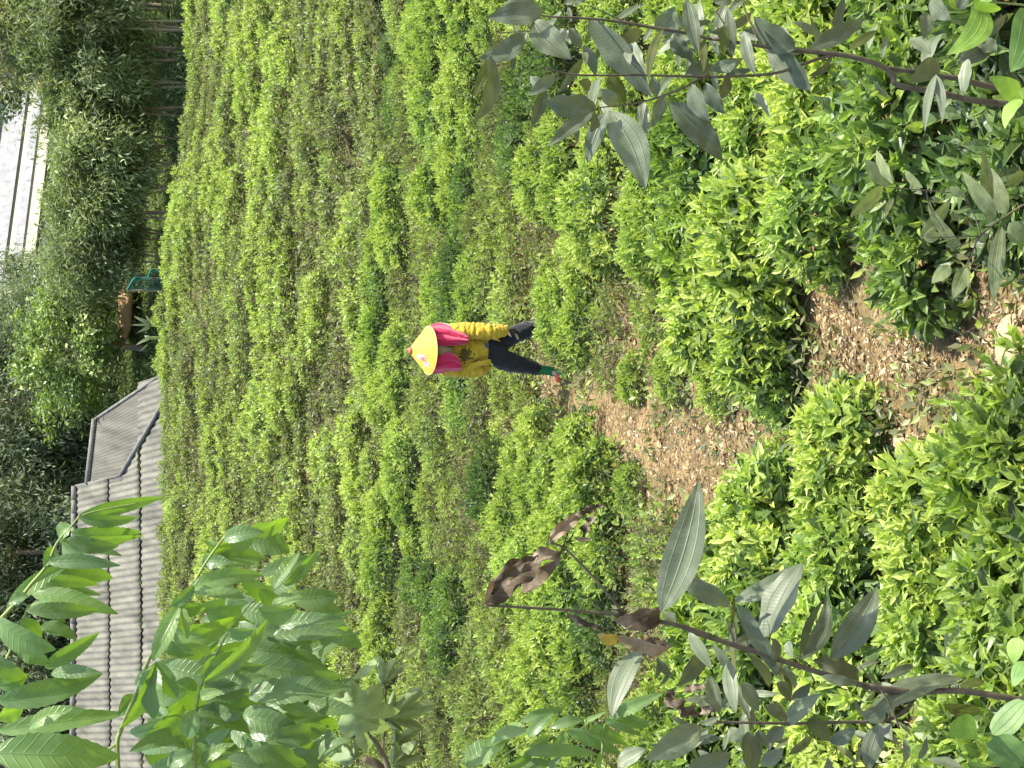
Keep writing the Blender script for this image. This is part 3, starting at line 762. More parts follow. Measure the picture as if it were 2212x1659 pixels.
b = MB()
limb(b, [PP(1150, 796, -.01), PP(1166, 799, .0), PP(1180, 800, .0), PP(1200, 804, .0)], [.054, .056, .052, .05], 16, 6, .04, 14, 1)
limb(b, [PP(1200, 803, .03), PP(1208, 808, -.05), PP(1217, 813, -.13)], [.048, .05, .044], 14)
keep(fuse(b.obj('boot', M['boot'], smooth=True), .007, 2), person)
b = MB(); limb(b, [PP(1207, 815, -.10), PP(1205, 822, -.15)], [.04, .026], 14)
keep(fuse(b.obj('boot_toe', M['boot_toe'], smooth=True), .006, 2), person)
b = MB()
limb(b, [PP(1172, 717, .04), PP(1212, 722, .1)], [.058, .052], 16); limb(b, [ankL, ankL + np.array([0, -.17, -.05])], [.045, .038], 14)
keep(fuse(b.obj('boot', M['boot'], smooth=True), .007, 2), person)

# fingerless dark gloves over both palms
for (pc, sd, pn, dn) in (hl, hr):
    b = MB(); ellipsoid(b, pc + dn * .005, sd * .044, pn * .022, dn * .054, 10); limb(b, [pc - dn * .06, pc], [.031, .034], 12)
    for o in (-.030, -.010, .011, .031):
        limb(b, [pc + dn * .03 + sd * o, pc + dn * .062 + sd * o * 1.1 + pn * .008], [.0125, .0115], 8)
    keep(fuse(b.obj('glove', M['glove'], smooth=True), .005, 1), person)

# neck cloth, scarf flaps, scarf hood
b = MB()
limb(b, [PP(936, 757, -.06), PP(955, 757, -.08), PP(972, 757, -.075)], [.072, .072, .055], 18)
keep(fuse(b.obj('neck_cloth', M['neckcloth'], smooth=True), .008), person)

def flap(lines, name, folds, amp):
    """cloth flap from cross lines (x, y outer, depth outer, y mid, depth mid, y inner, depth inner)"""
    n = 25; rows_ = []
    for i, (x, y0, d0, y1, d1, y2, d2) in enumerate(lines):
        t = np.linspace(0, 1, n); r_ = []
        for tt in t:
            a = (1 - tt) ** 2; bq = 2 * tt * (1 - tt); c = tt * tt
            y = a * y0 + bq * (2 * y1 - .5 * (y0 + y2)) + c * y2
            d_ = a * d0 + bq * (2 * d1 - .5 * (d0 + d2)) + c * d2 + amp * math.sin(tt * folds * 6.28 + i * .5) + amp * .5 * math.sin(tt * folds * 13 - i * 1.4) * math.sin(tt * 5 + i)
            r_.append(PP(x + (1.0 + .5 * i) * math.sin(tt * folds * 6.28 + 1), y, d_))
        rows_.append(np.array(r_))
    k = len(rows_); P = np.array(rows_)
    Q = np.array([smooth_path(P[:, j], 1.0, 4)[0] for j in range(n)]).transpose(1, 0, 2)
    k = len(Q); ii = np.arange(k * n).reshape(k, n)
    mbx = MB(); mbx.add(Q.reshape(-1, 3), [np.stack([ii[:-1, :-1], ii[1:, :-1], ii[1:, 1:], ii[:-1, 1:]], -1).reshape(-1, 4)])
    o = mbx.obj(name, M['scarf'], smooth=True)
    s = o.modifiers.new('thickness', 'SOLIDIFY'); s.thickness = 0.012; s.offset = 0
    return keep(o, person)
b = MB()
ellipsoid(b, PP(925, 757, .03), RTv * .125, FRv * .115, UPv * .13, 14)
limb(b, [PP(935, 757, .06), PP(960, 757, .08), PP(985, 757, .10)], [.12, .13, .09], 18)
limb(b, [PP(938, 718, .03), PP(958, 716, .03)], [.06, .065], 14); limb(b, [PP(938, 794, .03), PP(958, 794, .03)], [.06, .055], 14)
keep(fuse(b.obj('scarf', M['scarf'], smooth=True), .008, 3), person)
flap([(926, 704, .03, 726, -.10, 747, -.11), (945, 698, .0, 724, -.135, 746, -.13), (962, 700, -.03, 726, -.155, 746, -.15), (980, 708, -.07, 730, -.17, 746, -.165), (996, 717, -.11, 733, -.18, 744, -.17), (1011, 728, -.15, 735, -.185, 740, -.18)], 'scarf_flap', 2.4, .013)
flap([(930, 806, .03, 790, -.10, 772, -.11), (948, 806, .0, 788, -.13, 769, -.13), (964, 805, -.03, 784, -.15, 762, -.15), (978, 803, -.06, 784, -.16, 764, -.16), (988, 800, -.09, 787, -.165, 772, -.16), (996, 796, -.12, 789, -.165, 782, -.16)], 'scarf_flap', 1.9, .012)

# conical hat with printed flowers and a red tip
def hat_material():
    m, nt, out = new_mat('hat_straw')
    g = N(nt, 'ShaderNodeNewGeometry')
    col = None
    nz0 = N(nt, 'ShaderNodeTexNoise'); nz0.inputs['Scale'].default_value = 14
    nt.links.new(g.outputs['Position'], nz0.inputs['Vector'])
    col = ramp(nt, nz0.outputs[0], [(0.3, (0.60, 0.47, 0.055)), (0.7, (0.70, 0.56, 0.085))])
    p = N(nt, 'ShaderNodeBsdfPrincipled'); p.inputs['Roughness'].default_value = 0.55; p.inputs['Specular IOR Level'].default_value = 0.4
    nt.links.new(col, p.inputs['Base Color'])
    dn = N(nt, 'ShaderNodeVectorMath', operation='DISTANCE'); dn.inputs[1].default_value = tuple(hat_tip)
    nt.links.new(g.outputs['Position'], dn.inputs[0])
    rg = math_n(nt, 'SINE', math_n(nt, 'MULTIPLY', dn.outputs['Value'], 520.0))
    bb = N(nt, 'ShaderNodeBump'); bb.inputs['Strength'].default_value = .5; bb.inputs['Distance'].default_value = .003
    nt.links.new(rg, bb.inputs['Height']); nt.links.new(bb.outputs[0], p.inputs['Normal'])
    t = N(nt, 'ShaderNodeBsdfTranslucent'); nt.links.new(col, t.inputs[0])
    mx = N(nt, 'ShaderNodeMixShader'); mx.inputs[0].default_value = 0.12
    nt.links.new(p.outputs[0], mx.inputs[1]); nt.links.new(t.outputs[0], mx.inputs[2]); nt.links.new(mx.outputs[0], out.inputs[0])
    return m
M['hat'] = hat_material()
M['hat_rim'] = cloth_mat('hat_rim', (0.78, 0.50, 0.18), 0.7, 0.1, 30, 0)
M['petal'] = cloth_mat('printed_pink', (0.62, 0.30, 0.30), 0.6, 0.05, 60, 0)
M['petal2'] = cloth_mat('printed_red', (0.55, 0.13, 0.08), 0.6, 0.05, 60, 0)
M['petal3'] = cloth_mat('printed_white', (0.80, 0.68, 0.66), 0.6, 0.05, 60, 0)
ax = nrm(hat_tip - brim_c); a1 = nrm(np.array([1.0, 0, 0]) - ax * ax[0]); a2 = np.cross(ax, a1)
# lean the axis a little towards the viewer so that the brim opens as in the photo
HR, HH = 0.258, float(np.linalg.norm(hat_tip - brim_c))
def hat_pt(u, ang, lift=0.0):
    """u: 0 tip .. 1 brim"""
    prof = u ** 0.94
    rr = HR * prof
    nz_ = nrm(ax * HR + (a1 * math.cos(ang) + a2 * math.sin(ang)) * HH)
    return hat_tip - ax * (HH * u) + (a1 * math.cos(ang) + a2 * math.sin(ang)) * rr + nz_ * lift
b = MB(); n = 64; rings = [np.array([hat_pt(u, 2 * math.pi * k / n) for k in range(n)]) for u in np.linspace(.02, 1, 18)]
loft(b, rings, close=False)
ho = b.obj('hat', M['hat'], smooth=True); so_ = ho.modifiers.new('thickness', 'SOLIDIFY'); so_.thickness = .008; so_.offset = 1
keep(ho, person)
b = MB(); tube(b, [hat_pt(1.0, 2 * math.pi * k / 72) for k in range(73)], .0055, 8)
h_r = keep(b.obj('hat_rim', M['hat_rim'], smooth=True), ho); h_r.matrix_parent_inverse = Matrix.Identity(4)
b = MB(); loft(b, [np.array([hat_pt(u, 2 * math.pi * k / 20, l) for k in range(20)]) for u, l in ((.0, .012), (.03, .014), (.09, .011), (.13, .005), (.135, .001))])
limb(b, [hat_tip, hat_tip + ax * .025], [.010, .004], 10)
h_t = b.obj('hat_tip', M['petal2'], smooth=True); h_t.parent = ho

def hat_find(x, y):
    best = None
    for u in np.linspace(.05, .98, 60):
        for an in np.linspace(0, 2 * math.pi, 180, endpoint=False):
            p = hat_pt(u, an)
            nrmv = nrm(ax * HR + (a1 * math.cos(an) + a2 * math.sin(an)) * HH)
            if nrmv @ (CAM - p) < 0: continue
            q = proj(p); e = (q[0] - x) ** 2 + (q[1] - y) ** 2
            if best is None or e < best[0]: best = (e, u, an)
    return best[1], best[2]
def flower(x, y, s, mats, seed):
    """flat printed petals following the cone"""
    rs = random.Random(seed); u0, an0 = hat_find(x, y)
    for mi, mt in enumerate(mats):
        b = MB()
        for k in range(9 if mi < 2 else 5):
            th = k * 2.399 + mi; rad = s * (rs.uniform(.25, 1.15) if mi < 2 else rs.uniform(0, .5))
            w, l = rs.uniform(.004, .010), rs.uniform(.010, .022)
            cu, cv = rad * math.cos(th), rad * math.sin(th)
            V = []
            for q in range(8):
                aa = q * math.pi / 4; lx, ly = l * math.cos(aa), w * math.sin(aa)
                fx = cu + lx * math.cos(th) - ly * math.sin(th); fy = cv + lx * math.sin(th) + ly * math.cos(th)
                uu = min(.985, u0 + fx / HH * .72)
                V.append(hat_pt(uu, an0 + fy / (HR * max(uu, .15)), .0012 + .0004 * mi + .0001 * k))
            b.add(np.array(V), [np.arange(8)])
        o = b.obj('printed_flower', mt); o.parent = ho
flower(915, 774, .038, [M['petal3'], M['petal'], M['petal2']], 3)
flower(922, 787, .026, [M['petal'], M['petal3'], M['petal2']], 5)
flower(916, 709, .045, [M['petal3'], M['petal']], 8)
flower(905, 770, .024, [M['petal'], M['petal3']], 12)

# ------------------------------------------------------------------ buildings beyond the field
def planeY(P0, n, x, y):
    d = ray(x, y); t = ((P0 - CAM) @ n) / (d @ n)
    return CAM + d * t

M['roof'] = plain_mat('weathered_roof', (0.058, 0.057, 0.044), (0.180, 0.175, 0.138), 1.1, 0.9, 0.25, 0.01, (2.2, .6, .6), detail=11)
M['roof_dark'] = plain_mat('dark_weathered_roof', (0.052, 0.051, 0.040), (0.135, 0.131, 0.104), 1.3, 0.92, 0.25, 0.01, (2, .4, .4), detail=9)
M['cap'] = plain_mat('ridge_mortar', (0.10, 0.096, 0.085), (0.20, 0.19, 0.17), 5, 0.9, 0.3)
M['brick'] = plain_mat('mud_wall', (0.20, 0.13, 0.08), (0.33, 0.23, 0.15), 5, 0.95, 0.4)

H0 = at(340, 1250, 44.5); nM = nrm(np.array([0.087, -0.46, 0.88]))
e1 = nrm(np.cross(np.array([0, 0, 1.0]), nM)); e1 = e1 if e1[0] > 0 else -e1
e2 = nrm(np.cross(nM, e1)); e2 = e2 if e2[2] < 0 else -e2          # down the slope
def q2(p): d = p - H0; return float(d @ e1), float(d @ e2)
rl, rr_ = q2(planeY(H0, nM, 160, 1840)), q2(planeY(H0, nM, 165, 1050))
gb = q2(planeY(H0, nM, 262, 1041)); hb = q2(planeY(H0, nM, 335, 905))
eave = q2(planeY(H0, nM, 400, 1250))[1]
house_root = empty('tiled_shed', tuple(planeY(H0, nM, 400, 1250)))
house_root.location.z = float(gz(house_root.location.x, house_root.location.y))
tag(house_root, 'low grey shed with corrugated weathered roof behind the far edge of the tea field', 'shed')

def corrugated(mb, s0, s1, top, bot, P0, E1, E2, NN, pitch, amp, lift0, lift1, jag=0.0, rs=None):
    """corrugated sheet course; top/bot are functions of s giving the slope coordinate"""
    ns = max(4, int((s1 - s0) / pitch * 8)); S = np.linspace(s0, s1, ns + 1); V = []
    m = 6
    for s in S:
        t0, t1 = top(s), bot(s)
        k = math.floor((s - s0) / pitch)
        jg = jag * (((k * 7919) % 13) / 13.0 - .5)
        z = amp * math.sin(2 * math.pi * s / pitch) + 0.010 * math.sin(s * 1.9)
        for j in range(m + 1):
            f = j / m; t = t0 + (t1 + jg - t0) * f
            V.append(P0 + E1 * s + E2 * t + NN * (z + lift0 + (lift1 - lift0) * f))
    ii = np.arange((ns + 1) * (m + 1)).reshape(ns + 1, m + 1)
    mb.add(np.array(V), [np.stack([ii[:-1, :-1], ii[:-1, 1:], ii[1:, 1:], ii[1:, :-1]], -1).reshape(-1, 4)])

def ridge_t(s): return rl[1] + (rr_[1] - rl[1]) * (s - rl[0]) / (rr_[0] - rl[0])
def hip_t(s): return gb[1] + (hb[1] - gb[1]) * (s - gb[0]) / (hb[0] - gb[0])
s_end = rr_[0]; s_hip = gb[0] + (hb[0] - gb[0]) * (eave - gb[1]) / (hb[1] - gb[1])
c1 = q2(planeY(H0, nM, 234, 1250))[1]; c2 = q2(planeY(H0, nM, 301, 1250))[1]
mb = MB()
corrugated(mb, rl[0], s_end, ridge_t, lambda s: c1 + .07, H0, e1, e2, nM, .20, .020, .02, .05, .06)
corrugated(mb, rl[0], s_end, lambda s: c1, lambda s: c2 + .07, H0, e1, e2, nM, .20, .020, .0, .035, .06)
corrugated(mb, s_end + .001, s_hip, lambda s: max(min(hip_t(s), c2), gb[1]), lambda s: max(min(c2 + .07, eave), hip_t(s)), H0, e1, e2, nM, .20, .020, .0, .055, .04)
corrugated(mb, rl[0], s_hip, lambda s: max(c2, hip_t(s) if s > s_end else c2), lambda s: max(eave, hip_t(s) if s > s_end else eave), H0, e1, e2, nM, .20, .020, -.03, .02, .05)
ro = mb.obj('roof', M['roof'], smooth=True); sd = ro.modifiers.new('thickness', 'SOLIDIFY'); sd.thickness = .018
keep(ro, house_root)
def W2(s, t, l=0.0): return H0 + e1 * s + e2 * t + nM * l
mb = MB(); K = 26
for i in range(K):
    a, b_ = rl[0] + (rr_[0] - rl[0]) * i / K, rl[0] + (rr_[0] - rl[0]) * (i + .985) / K
    tube(mb, [W2(a, ridge_t(a) - .02, .06), W2(b_, ridge_t(b_) - .02, .06 + .012 * (i % 2))], [.10, .085], 8)
rc = mb.obj('ridge_cap', M['cap'], smooth=True); rc.parent = ro
mb = MB()
tube(mb, [W2(s_end, rr_[1], .03), W2(s_end, gb[1], .03)], [.035, .035], 8)
tube(mb, [W2(s_end, gb[1], .05), W2(hb[0], hb[1], .05), W2(s_hip, eave, .05)], [.06, .06, .06], 8)
hc = mb.obj('hip_cap', M['cap'], smooth=True); hc.parent = ro
# wing face
hA, hB = W2(*gb), W2(s_hip, eave); Cc = at(206, 905, 48.6)
nW = nrm(np.cross(hB - hA, Cc - hA)); nW = nW if nW[2] > 0 else -nW
def WP(x, y): return planeY(hA, nW, x, y)
tl, tr_, br = WP(191, 1046), WP(207, 905), WP(402, 775)
def bil(a, b_, c, d_, u, v): return (a * (1 - u) + b_ * u) * (1 - v) + (d_ * (1 - u) + c * u) * v
mb = MB(); nu, nv = 110, 8
# left border bends at the hip top, so build the wing as two patches sharing it
V = []
for i in range(nu + 1):
    u = i / nu
    top = tl * (1 - u) + tr_ * u
    # bottom follows hip line from hA to hB, then the eave
    f = u
    bot = hA + (hB - hA) * f if f < .999 else hB
    for j in range(nv + 1):
        v = j / nv
        V.append(top * (1 - v) + bot * v + nW * (.007 * math.sin(u * 2 * math.pi * 22)))
ii = np.arange((nu + 1) * (nv + 1)).reshape(nu + 1, nv + 1)
mb.add(np.array(V), [np.stack([ii[:-1, :-1], ii[:-1, 1:], ii[1:, 1:], ii[1:, :-1]], -1).reshape(-1, 4)])
mb.add(np.array([tr_, hB, br]), [np.arange(3)])
wo = mb.obj('wing_roof', M['roof_dark'], smooth=True); sd = wo.modifiers.new('thickness', 'SOLIDIFY'); sd.thickness = .03
keep(wo, house_root)
mb = MB(); tube(mb, [tl + nW * .05, tr_ + nW * .05], .085, 8); tube(mb, [tr_ + nW * .02, br + nW * .02], .05, 8)
wc = mb.obj('ridge_cap', M['cap'], smooth=True); wc.parent = wo
# walls under the eaves
mb = MB()
zg = min(float(gz(-4, 44)), float(gz(-4, 47))) - .3
A_, B_ = W2(rl[0] + .3, eave - .35, -.1), W2(s_hip - .5, eave - .35, -.1)
Rr = W2(rl[0] + .3, ridge_t(rl[0]) + .1, -.1); back = np.array([0, 5.5, 0])
for P, Q in ((A_, B_), (B_, br + np.array([-.2, .1, -.1])), (br + np.array([-.2, .1, -.1]), br + np.array([-.6, 3, -.1])), (A_, A_ + back)):
    t = .12; dn = nrm(np.array([-(Q - P)[1], (Q - P)[0], 0])) * t
    v = [P, Q, Q + dn, P + dn]; v = v + [np.array([q[0], q[1], zg]) for q in v]
    mb.add(np.array(v), [np.array([(0, 1, 2, 3), (7, 6, 5, 4), (0, 4, 5, 1), (1, 5, 6, 2), (2, 6, 7, 3), (3, 7, 4, 0)])])
keep(mb.obj('wall', M['brick']), house_root)

# long pale stepped building far right, above the trees
def long_mat():
    m, nt, out = new_mat('pale_sheet')
    g = N(nt, 'ShaderNodeNewGeometry'); mp = N(nt, 'ShaderNodeMapping'); mp.inputs['Scale'].default_value = (1.4, .3, .7)
    nt.links.new(g.outputs['Position'], mp.inputs[0])
    nz = N(nt, 'ShaderNodeTexNoise'); nz.inputs['Scale'].default_value = 1.8; nz.inputs['Detail'].default_value = 9; nz.inputs['Roughness'].default_value = .75
    nt.links.new(mp.outputs[0], nz.inputs['Vector'])
    c = ramp(nt, nz.outputs[0], [(0.30, (0.06, 0.06, 0.058)), (0.5, (0.155, 0.153, 0.148)), (0.68, (0.24, 0.235, 0.225))])
    p = N(nt, 'ShaderNodeBsdfPrincipled'); p.inputs['Roughness'].default_value = .7; nt.links.new(c, p.inputs['Base Color'])
    nt.links.new(p.outputs[0], out.inputs[0]); return m
M['pale'] = long_mat()
M['cream'] = plain_mat('cream_edge', (0.24, 0.225, 0.16), (0.32, 0.30, 0.215), 3, 0.8, 0.1)
M['gap'] = plain_mat('gap_shade', (0.10, 0.09, 0.07), (0.16, 0.14, 0.11), 4, 0.9, 0.2)  # painted dark: stands for the shade in the gaps between roof tiers
lb = empty('long_building', tuple(at(60, 400, 92))); lb.location.z = float(gz(lb.location.x, 92))
tag(lb, 'long pale weathered building with stepped white strips, seen above the tree row', 'building')
def strip(name, mat, xa0, xa1, xb0, xb1, ya, yb, Ya, Yb, th, lean):
    """slab between two edges given by photo points at its two ends (upper x0, lower x1)"""
    n = 24; V = []
    for i in range(n + 1):
        f = i / n; y = ya + (yb - ya) * f; Y = Ya + (Yb - Ya) * f
        up_, lo_ = at(xa0 + (xb0 - xa0) * f, y, Y + lean), at(xa1 + (xb1 - xa1) * f, y, Y)
        V += [up_, lo_, lo_ + np.array([0, th, 0]), up_ + np.array([0, th, 0])]
    ii = np.arange((n + 1) * 4).reshape(n + 1, 4); fs = []
    for i in range(n):
        for k in range(4):
            fs.append((ii[i, k], ii[i, (k + 1) % 4], ii[i + 1, (k + 1) % 4], ii[i + 1, k]))
    b = MB(); b.add(np.array(V), [np.array(fs), np.arange(4)[::-1], ii[n]])
    return keep(b.obj(name, mat), lb)
ya, yb, Ya, Yb = 760, 40, 84, 100
def lx(x1, y1, x2, y2): 
    s = (x2 - x1) / (y2 - y1); return x1 + s * (ya - y1), x1 + s * (yb - y1)
L0, L1, L2, L3 = lx(13, 227, 0, 310), lx(67, 160, 15, 545), lx(92, 217, 50, 550), lx(112, 300, 62, 700)
L0 = (L1[0] - 50, L1[1] - 50)
strip('roof_strip', M['pale'], L0[0] - 60, L0[0] - 4, L0[1] - 60, L0[1] - 4, ya, yb, Ya + 6, Yb + 6, .4, 3.2)
strip('shadow_gap_strip', M['gap'], L0[0] - 4, L0[0] + 4, L0[1] - 4, L0[1] + 4, ya, yb, Ya + 6.1, Yb + 6.1, .3, 0)  # dark strip put in for the shadow gap between tiers
strip('roof_strip', M['pale'], L0[0] + 4, L1[0] - 3, L0[1] + 4, L1[1] - 3, ya, yb, Ya + 3.2, Yb + 3.2, .4, 2.6)
strip('shadow_gap_strip', M['gap'], L1[0] - 3, L1[0] + 4, L1[1] - 3, L1[1] + 4, ya, yb, Ya + 3.3, Yb + 3.3, .3, 0)
strip('ledge', M['cream'], L1[0] + 4, L1[0] + 15, L1[1] + 4, L1[1] + 13, ya, yb, Ya + 2.5, Yb + 2.5, .5, .6)
strip('roof_strip', M['pale'], L1[0] + 15, L2[0] - 3, L1[1] + 13, L2[1] - 3, ya, yb, Ya + 1.2, Yb + 1.2, .4, 1.2)
strip('shadow_gap_strip', M['gap'], L2[0] - 3, L2[0] + 3, L2[1] - 3, L2[1] + 3, ya, yb, Ya + 1.25, Yb + 1.25, .3, 0)
strip('ledge', M['cream'], L2[0] + 3, L3[0] - 6, L2[1] + 3, L3[1] - 6, ya, yb, Ya - .2, Yb - .2, .5, 1.0)
strip('wall', M['gap'], L3[0] - 6, L3[0] + 6, L3[1] - 6, L3[1] + 6, ya, yb, Ya + .3, Yb + .3, .4, 0)  # dark band in the shadow-gap colour below the lowest ledge
strip('wall', M['pale'], L3[0] + 6, L3[0] + 110, L3[1] + 6, L3[1] + 110, ya, yb, Ya, Yb, .4, 0)

# orange earth bank behind the trees
def bank(name, y0, y1, x_top0, x_top1, x_bot0, x_bot1, Y, label):
    b = MB(); n = 60; V = []
    for i in range(n + 1):
        f = i / n; y = y0 + (y1 - y0) * f
        j1, j2 = 3 * mnoise.noise(Vector((i * .4, Y, 0))), 3 * mnoise.noise(Vector((i * .5, Y, 7)))
        e = min(1, 8 * f, 8 * (1 - f))
        xt, xb = x_top0 + (x_top1 - x_top0) * f + j1, x_bot0 + (x_bot1 - x_bot0) * f + j2 * .5
        xm = (xt + xb) / 2; xt, xb = xm + (xt - xm) * e, xm + (xb - xm) * e
        V += [at(xb + 12, y, Y - .1), at(xb, y, Y), at(xm, y, Y + .35 + .05 * j1), at(xt, y, Y + .6), at(xt + 2, y, Y + 1.6)]
    ii = np.arange((n + 1) * 5).reshape(n + 1, 5)
    b.add(np.array(V), [np.stack([ii[:-1, :-1], ii[:-1, 1:], ii[1:, 1:], ii[1:, :-1]], -1).reshape(-1, 4)])
    o = b.obj(name, M['bank'], smooth=True); s_ = o.modifiers.new('depth', 'SOLIDIFY'); s_.thickness = .25; s_.offset = -1
    tag(o, label, 'earth bank', kind='structure')
bank('earth_bank', 530, 730, 260, 252, 274, 266, 51.5, 'sunlit orange bare earth bank behind the thin trees')

# green net draped on posts
def netting():
    m, nt, out = new_mat('green_net')
    uv = N(nt, 'ShaderNodeUVMap'); uv.uv_map = 'UVMap'
    w = N(nt, 'ShaderNodeTexWave'); w.inputs['Scale'].default_value = 18; w.bands_direction = 'X'
    nt.links.new(uv.outputs[0], w.inputs['Vector'])
    p = N(nt, 'ShaderNodeBsdfPrincipled'); p.inputs['Base Color'].default_value = (0.008, 0.075, 0.055, 1); p.inputs['Roughness'].default_value = .6
    t = N(nt, 'ShaderNodeBsdfTransparent'); mx = N(nt, 'ShaderNodeMixShader'); mx.inputs[0].default_value = .5
    nt.links.new(t.outputs[0], mx.inputs[1]); nt.links.new(p.outputs[0], mx.inputs[2]); nt.links.new(mx.outputs[0], out.inputs[0])
    return m
M['net'] = netting()
nf = empty('net_fence', tuple(at(360, 610, 43.2))); nf.location.z = float(gz(nf.location.x, 43.2))
tag(nf, 'dark green net fence sagging on posts at the far field edge', 'net fence')
top = [(275, 626), (280, 618), (286, 607), (291, 602), (308, 600), (321, 597), (323, 590), (327, 584), (338, 582)]
P, _ = smooth_path([at(x, y, 43.2 + .25 * math.sin(i * 1.7)) for i, (x, y) in enumerate(top)], 1.0, 5)
b = MB(); n = len(P); V = []; uvs = []
for i, q in enumerate(P):
    for j in range(9):
        f = j / 8; zb = float(gz(q[0], q[1])) - .05
        V.append(np.array([q[0] + .02 * math.sin(j * 2 + i), q[1] + .06 * math.sin(i * .9 + j * .5), q[2] * (1 - f) + zb * f])); uvs.append((i / 8, f))
ii = np.arange(n * 9).reshape(n, 9)
b.add(np.array(V), [np.stack([ii[:-1, :-1], ii[:-1, 1:], ii[1:, 1:], ii[1:, :-1]], -1).reshape(-1, 4)], .5, np.array(uvs))
keep(b.obj('net', M['net'], smooth=True), nf)
b = MB(); tube(b, P, .028, 6); keep(b.obj('top_hem', plain_mat('net_hem', (.012, .13, .10), (.02, .18, .14), 20), smooth=True), nf)
for (x, y) in ((275, 627), (300, 601), (335, 582)):
    b = MB(); q = at(x, y, 43.3); tube(b, [q, np.array([q[0], q[1], float(gz(q[0], q[1])) - .2])], .03, 6); keep(b.obj('post', M['bark']), nf)

# ------------------------------------------------------------------ trees
def crown(seed, ch, cr, cz, nclump, nleaf, ls, mat, droop=0.5, ar=0.16, clump_r=0.5, tmean=.5, zoff=0.0, bend=True):
    rs = np.random.default_rng(seed); mb = MB()
    P, D, NO, TI = [], [], [], []
    for i in range(nclump):
        a, el, q = rs.uniform(0, 6.28), rs.uniform(-1, 1), rs.uniform(.35, 1.0) ** .6
        k = 1 + .25 * math.sin(3 * a + seed) + .2 * math.sin(5 * el + 2 * a)
        c = np.array([cr * q * k * math.cos(a) * math.sqrt(max(0, 1 - el * el)), cr * q * k * math.sin(a) * math.sqrt(max(0, 1 - el * el)), cz + ch * .5 * q * el * (1 + .15 * math.sin(4 * a))])
        rr = clump_r * rs.uniform(.5, 1.3); m = int(nleaf * rs.uniform(.5, 1.4))
        p = c + rs.normal(0, 1, (m, 3)) * rr * np.array([.55, .55, .45])
        out = nrm(p - np.array([0, 0, cz - ch * .2]))
        d = nrm(out * .6 + rs.normal(0, .65, (m, 3)) + np.array([0, 0, -droop]))
        P.append(p); D.append(d); NO.append(nrm(np.array([0, 0, 1.0]) + out * .5 + rs.normal(0, .5, (m, 3))))
        TI.append(np.clip(rs.normal(tmean + rs.normal(0, .16), .16, m), 0, 1))
    P, D, NO, TI = map(np.concatenate, (P, D, NO, TI))
    L = ls * rs.uniform(.6, 1.35, len(P))
    leaves(mb, P, D, NO, L, L * ar * rs.uniform(.7, 1.4, len(P)), TI, T_LO if not bend else T_LO)
    return mb.mesh('tree_crown', mat)

def trunk(seed, h, r0, nb, spread, multi=1, zb=0.35):
    rs = np.random.default_rng(seed + 77); mb = MB()
    for m_ in range(multi):
        ox = rs.normal(0, .12, 2) if multi > 1 else np.zeros(2)
        lean = rs.normal(0, .06, 2)
        pts = [np.array([ox[0] + lean[0] * z + .03 * math.sin(z * 2 + m_), ox[1] + lean[1] * z, z]) for z in np.linspace(-.3, h, 8)]
        tube(mb, pts, np.linspace(r0, r0 * .25, 8), 7)
        for k in range(nb):
            z = h * rs.uniform(zb, .95); b0 = np.array([ox[0] + lean[0] * z, ox[1] + lean[1] * z, z]); a = rs.uniform(0, 6.28)
            e = b0 + np.array([math.cos(a), math.sin(a), rs.uniform(.4, 1.2)]) * spread * rs.uniform(.4, 1)
            tube(mb, [b0, (b0 + e) / 2 + rs.normal(0, .08, 3), e], [r0 * .35, r0 * .22, r0 * .08], 5)
    return mb.mesh('tree_trunk', M['bark'])

TREES = {}
TREES['row'] = [(crown(s, 3.4, 1.25, 3.25, 70, 125, .23, M['crown_row'], .55, .19, .5, .5), trunk(s, 4.2, .042, 9, .9, 3, .45)) for s in (1, 2, 3, 4)]
TREES['dark'] = [(crown(s, 6.0, 3.0, 3.6, 130, 130, .27, M['crown_dark'], .45, .22, .75, .5), trunk(s, 5.5, .13, 14, 1.6)) for s in (11, 12, 13)]
TREES['light'] = [(crown(21, 3.7, 2.05, 2.95, 150, 95, .17, M['crown_light'], .1, .42, .42, .55), trunk(21, 3.6, .12, 16, 1.3, 1, .2))]
TREES['yellow'] = [(crown(31, 3.4, 1.6, 3.6, 60, 90, .28, M['crown_yellow'], .7, .22, .55, .5), trunk(31, 4.4, .06, 12, 1.0, 4, .4))]
TREES['broad'] = [(crown(41, 3.0, 1.5, 4.8, 60, 80, .22, M['crown_dark'], .3, .5, .5, .75), trunk(41, 4.8, .09, 10, 1.0))]

def plant_tree(kind, v, y, Y, scale, label, group, cat='tree', zs=1.0, name='tree', top=None):
    p = at(200, y, Y); X = p[0]
    z = float(gz(X, Y))
    root = empty(name, (X, Y, z - .05), random.uniform(0, 6.28))
    root.scale = (scale, scale, scale * zs)
    c, t = TREES[kind][v % len(TREES[kind])]
    for nm, me in (('crown', c), ('trunk', t)):
        o = bpy.data.objects.new(nm, me); COL.objects.link(o); o.parent = root
    tag(root, label, cat, group)

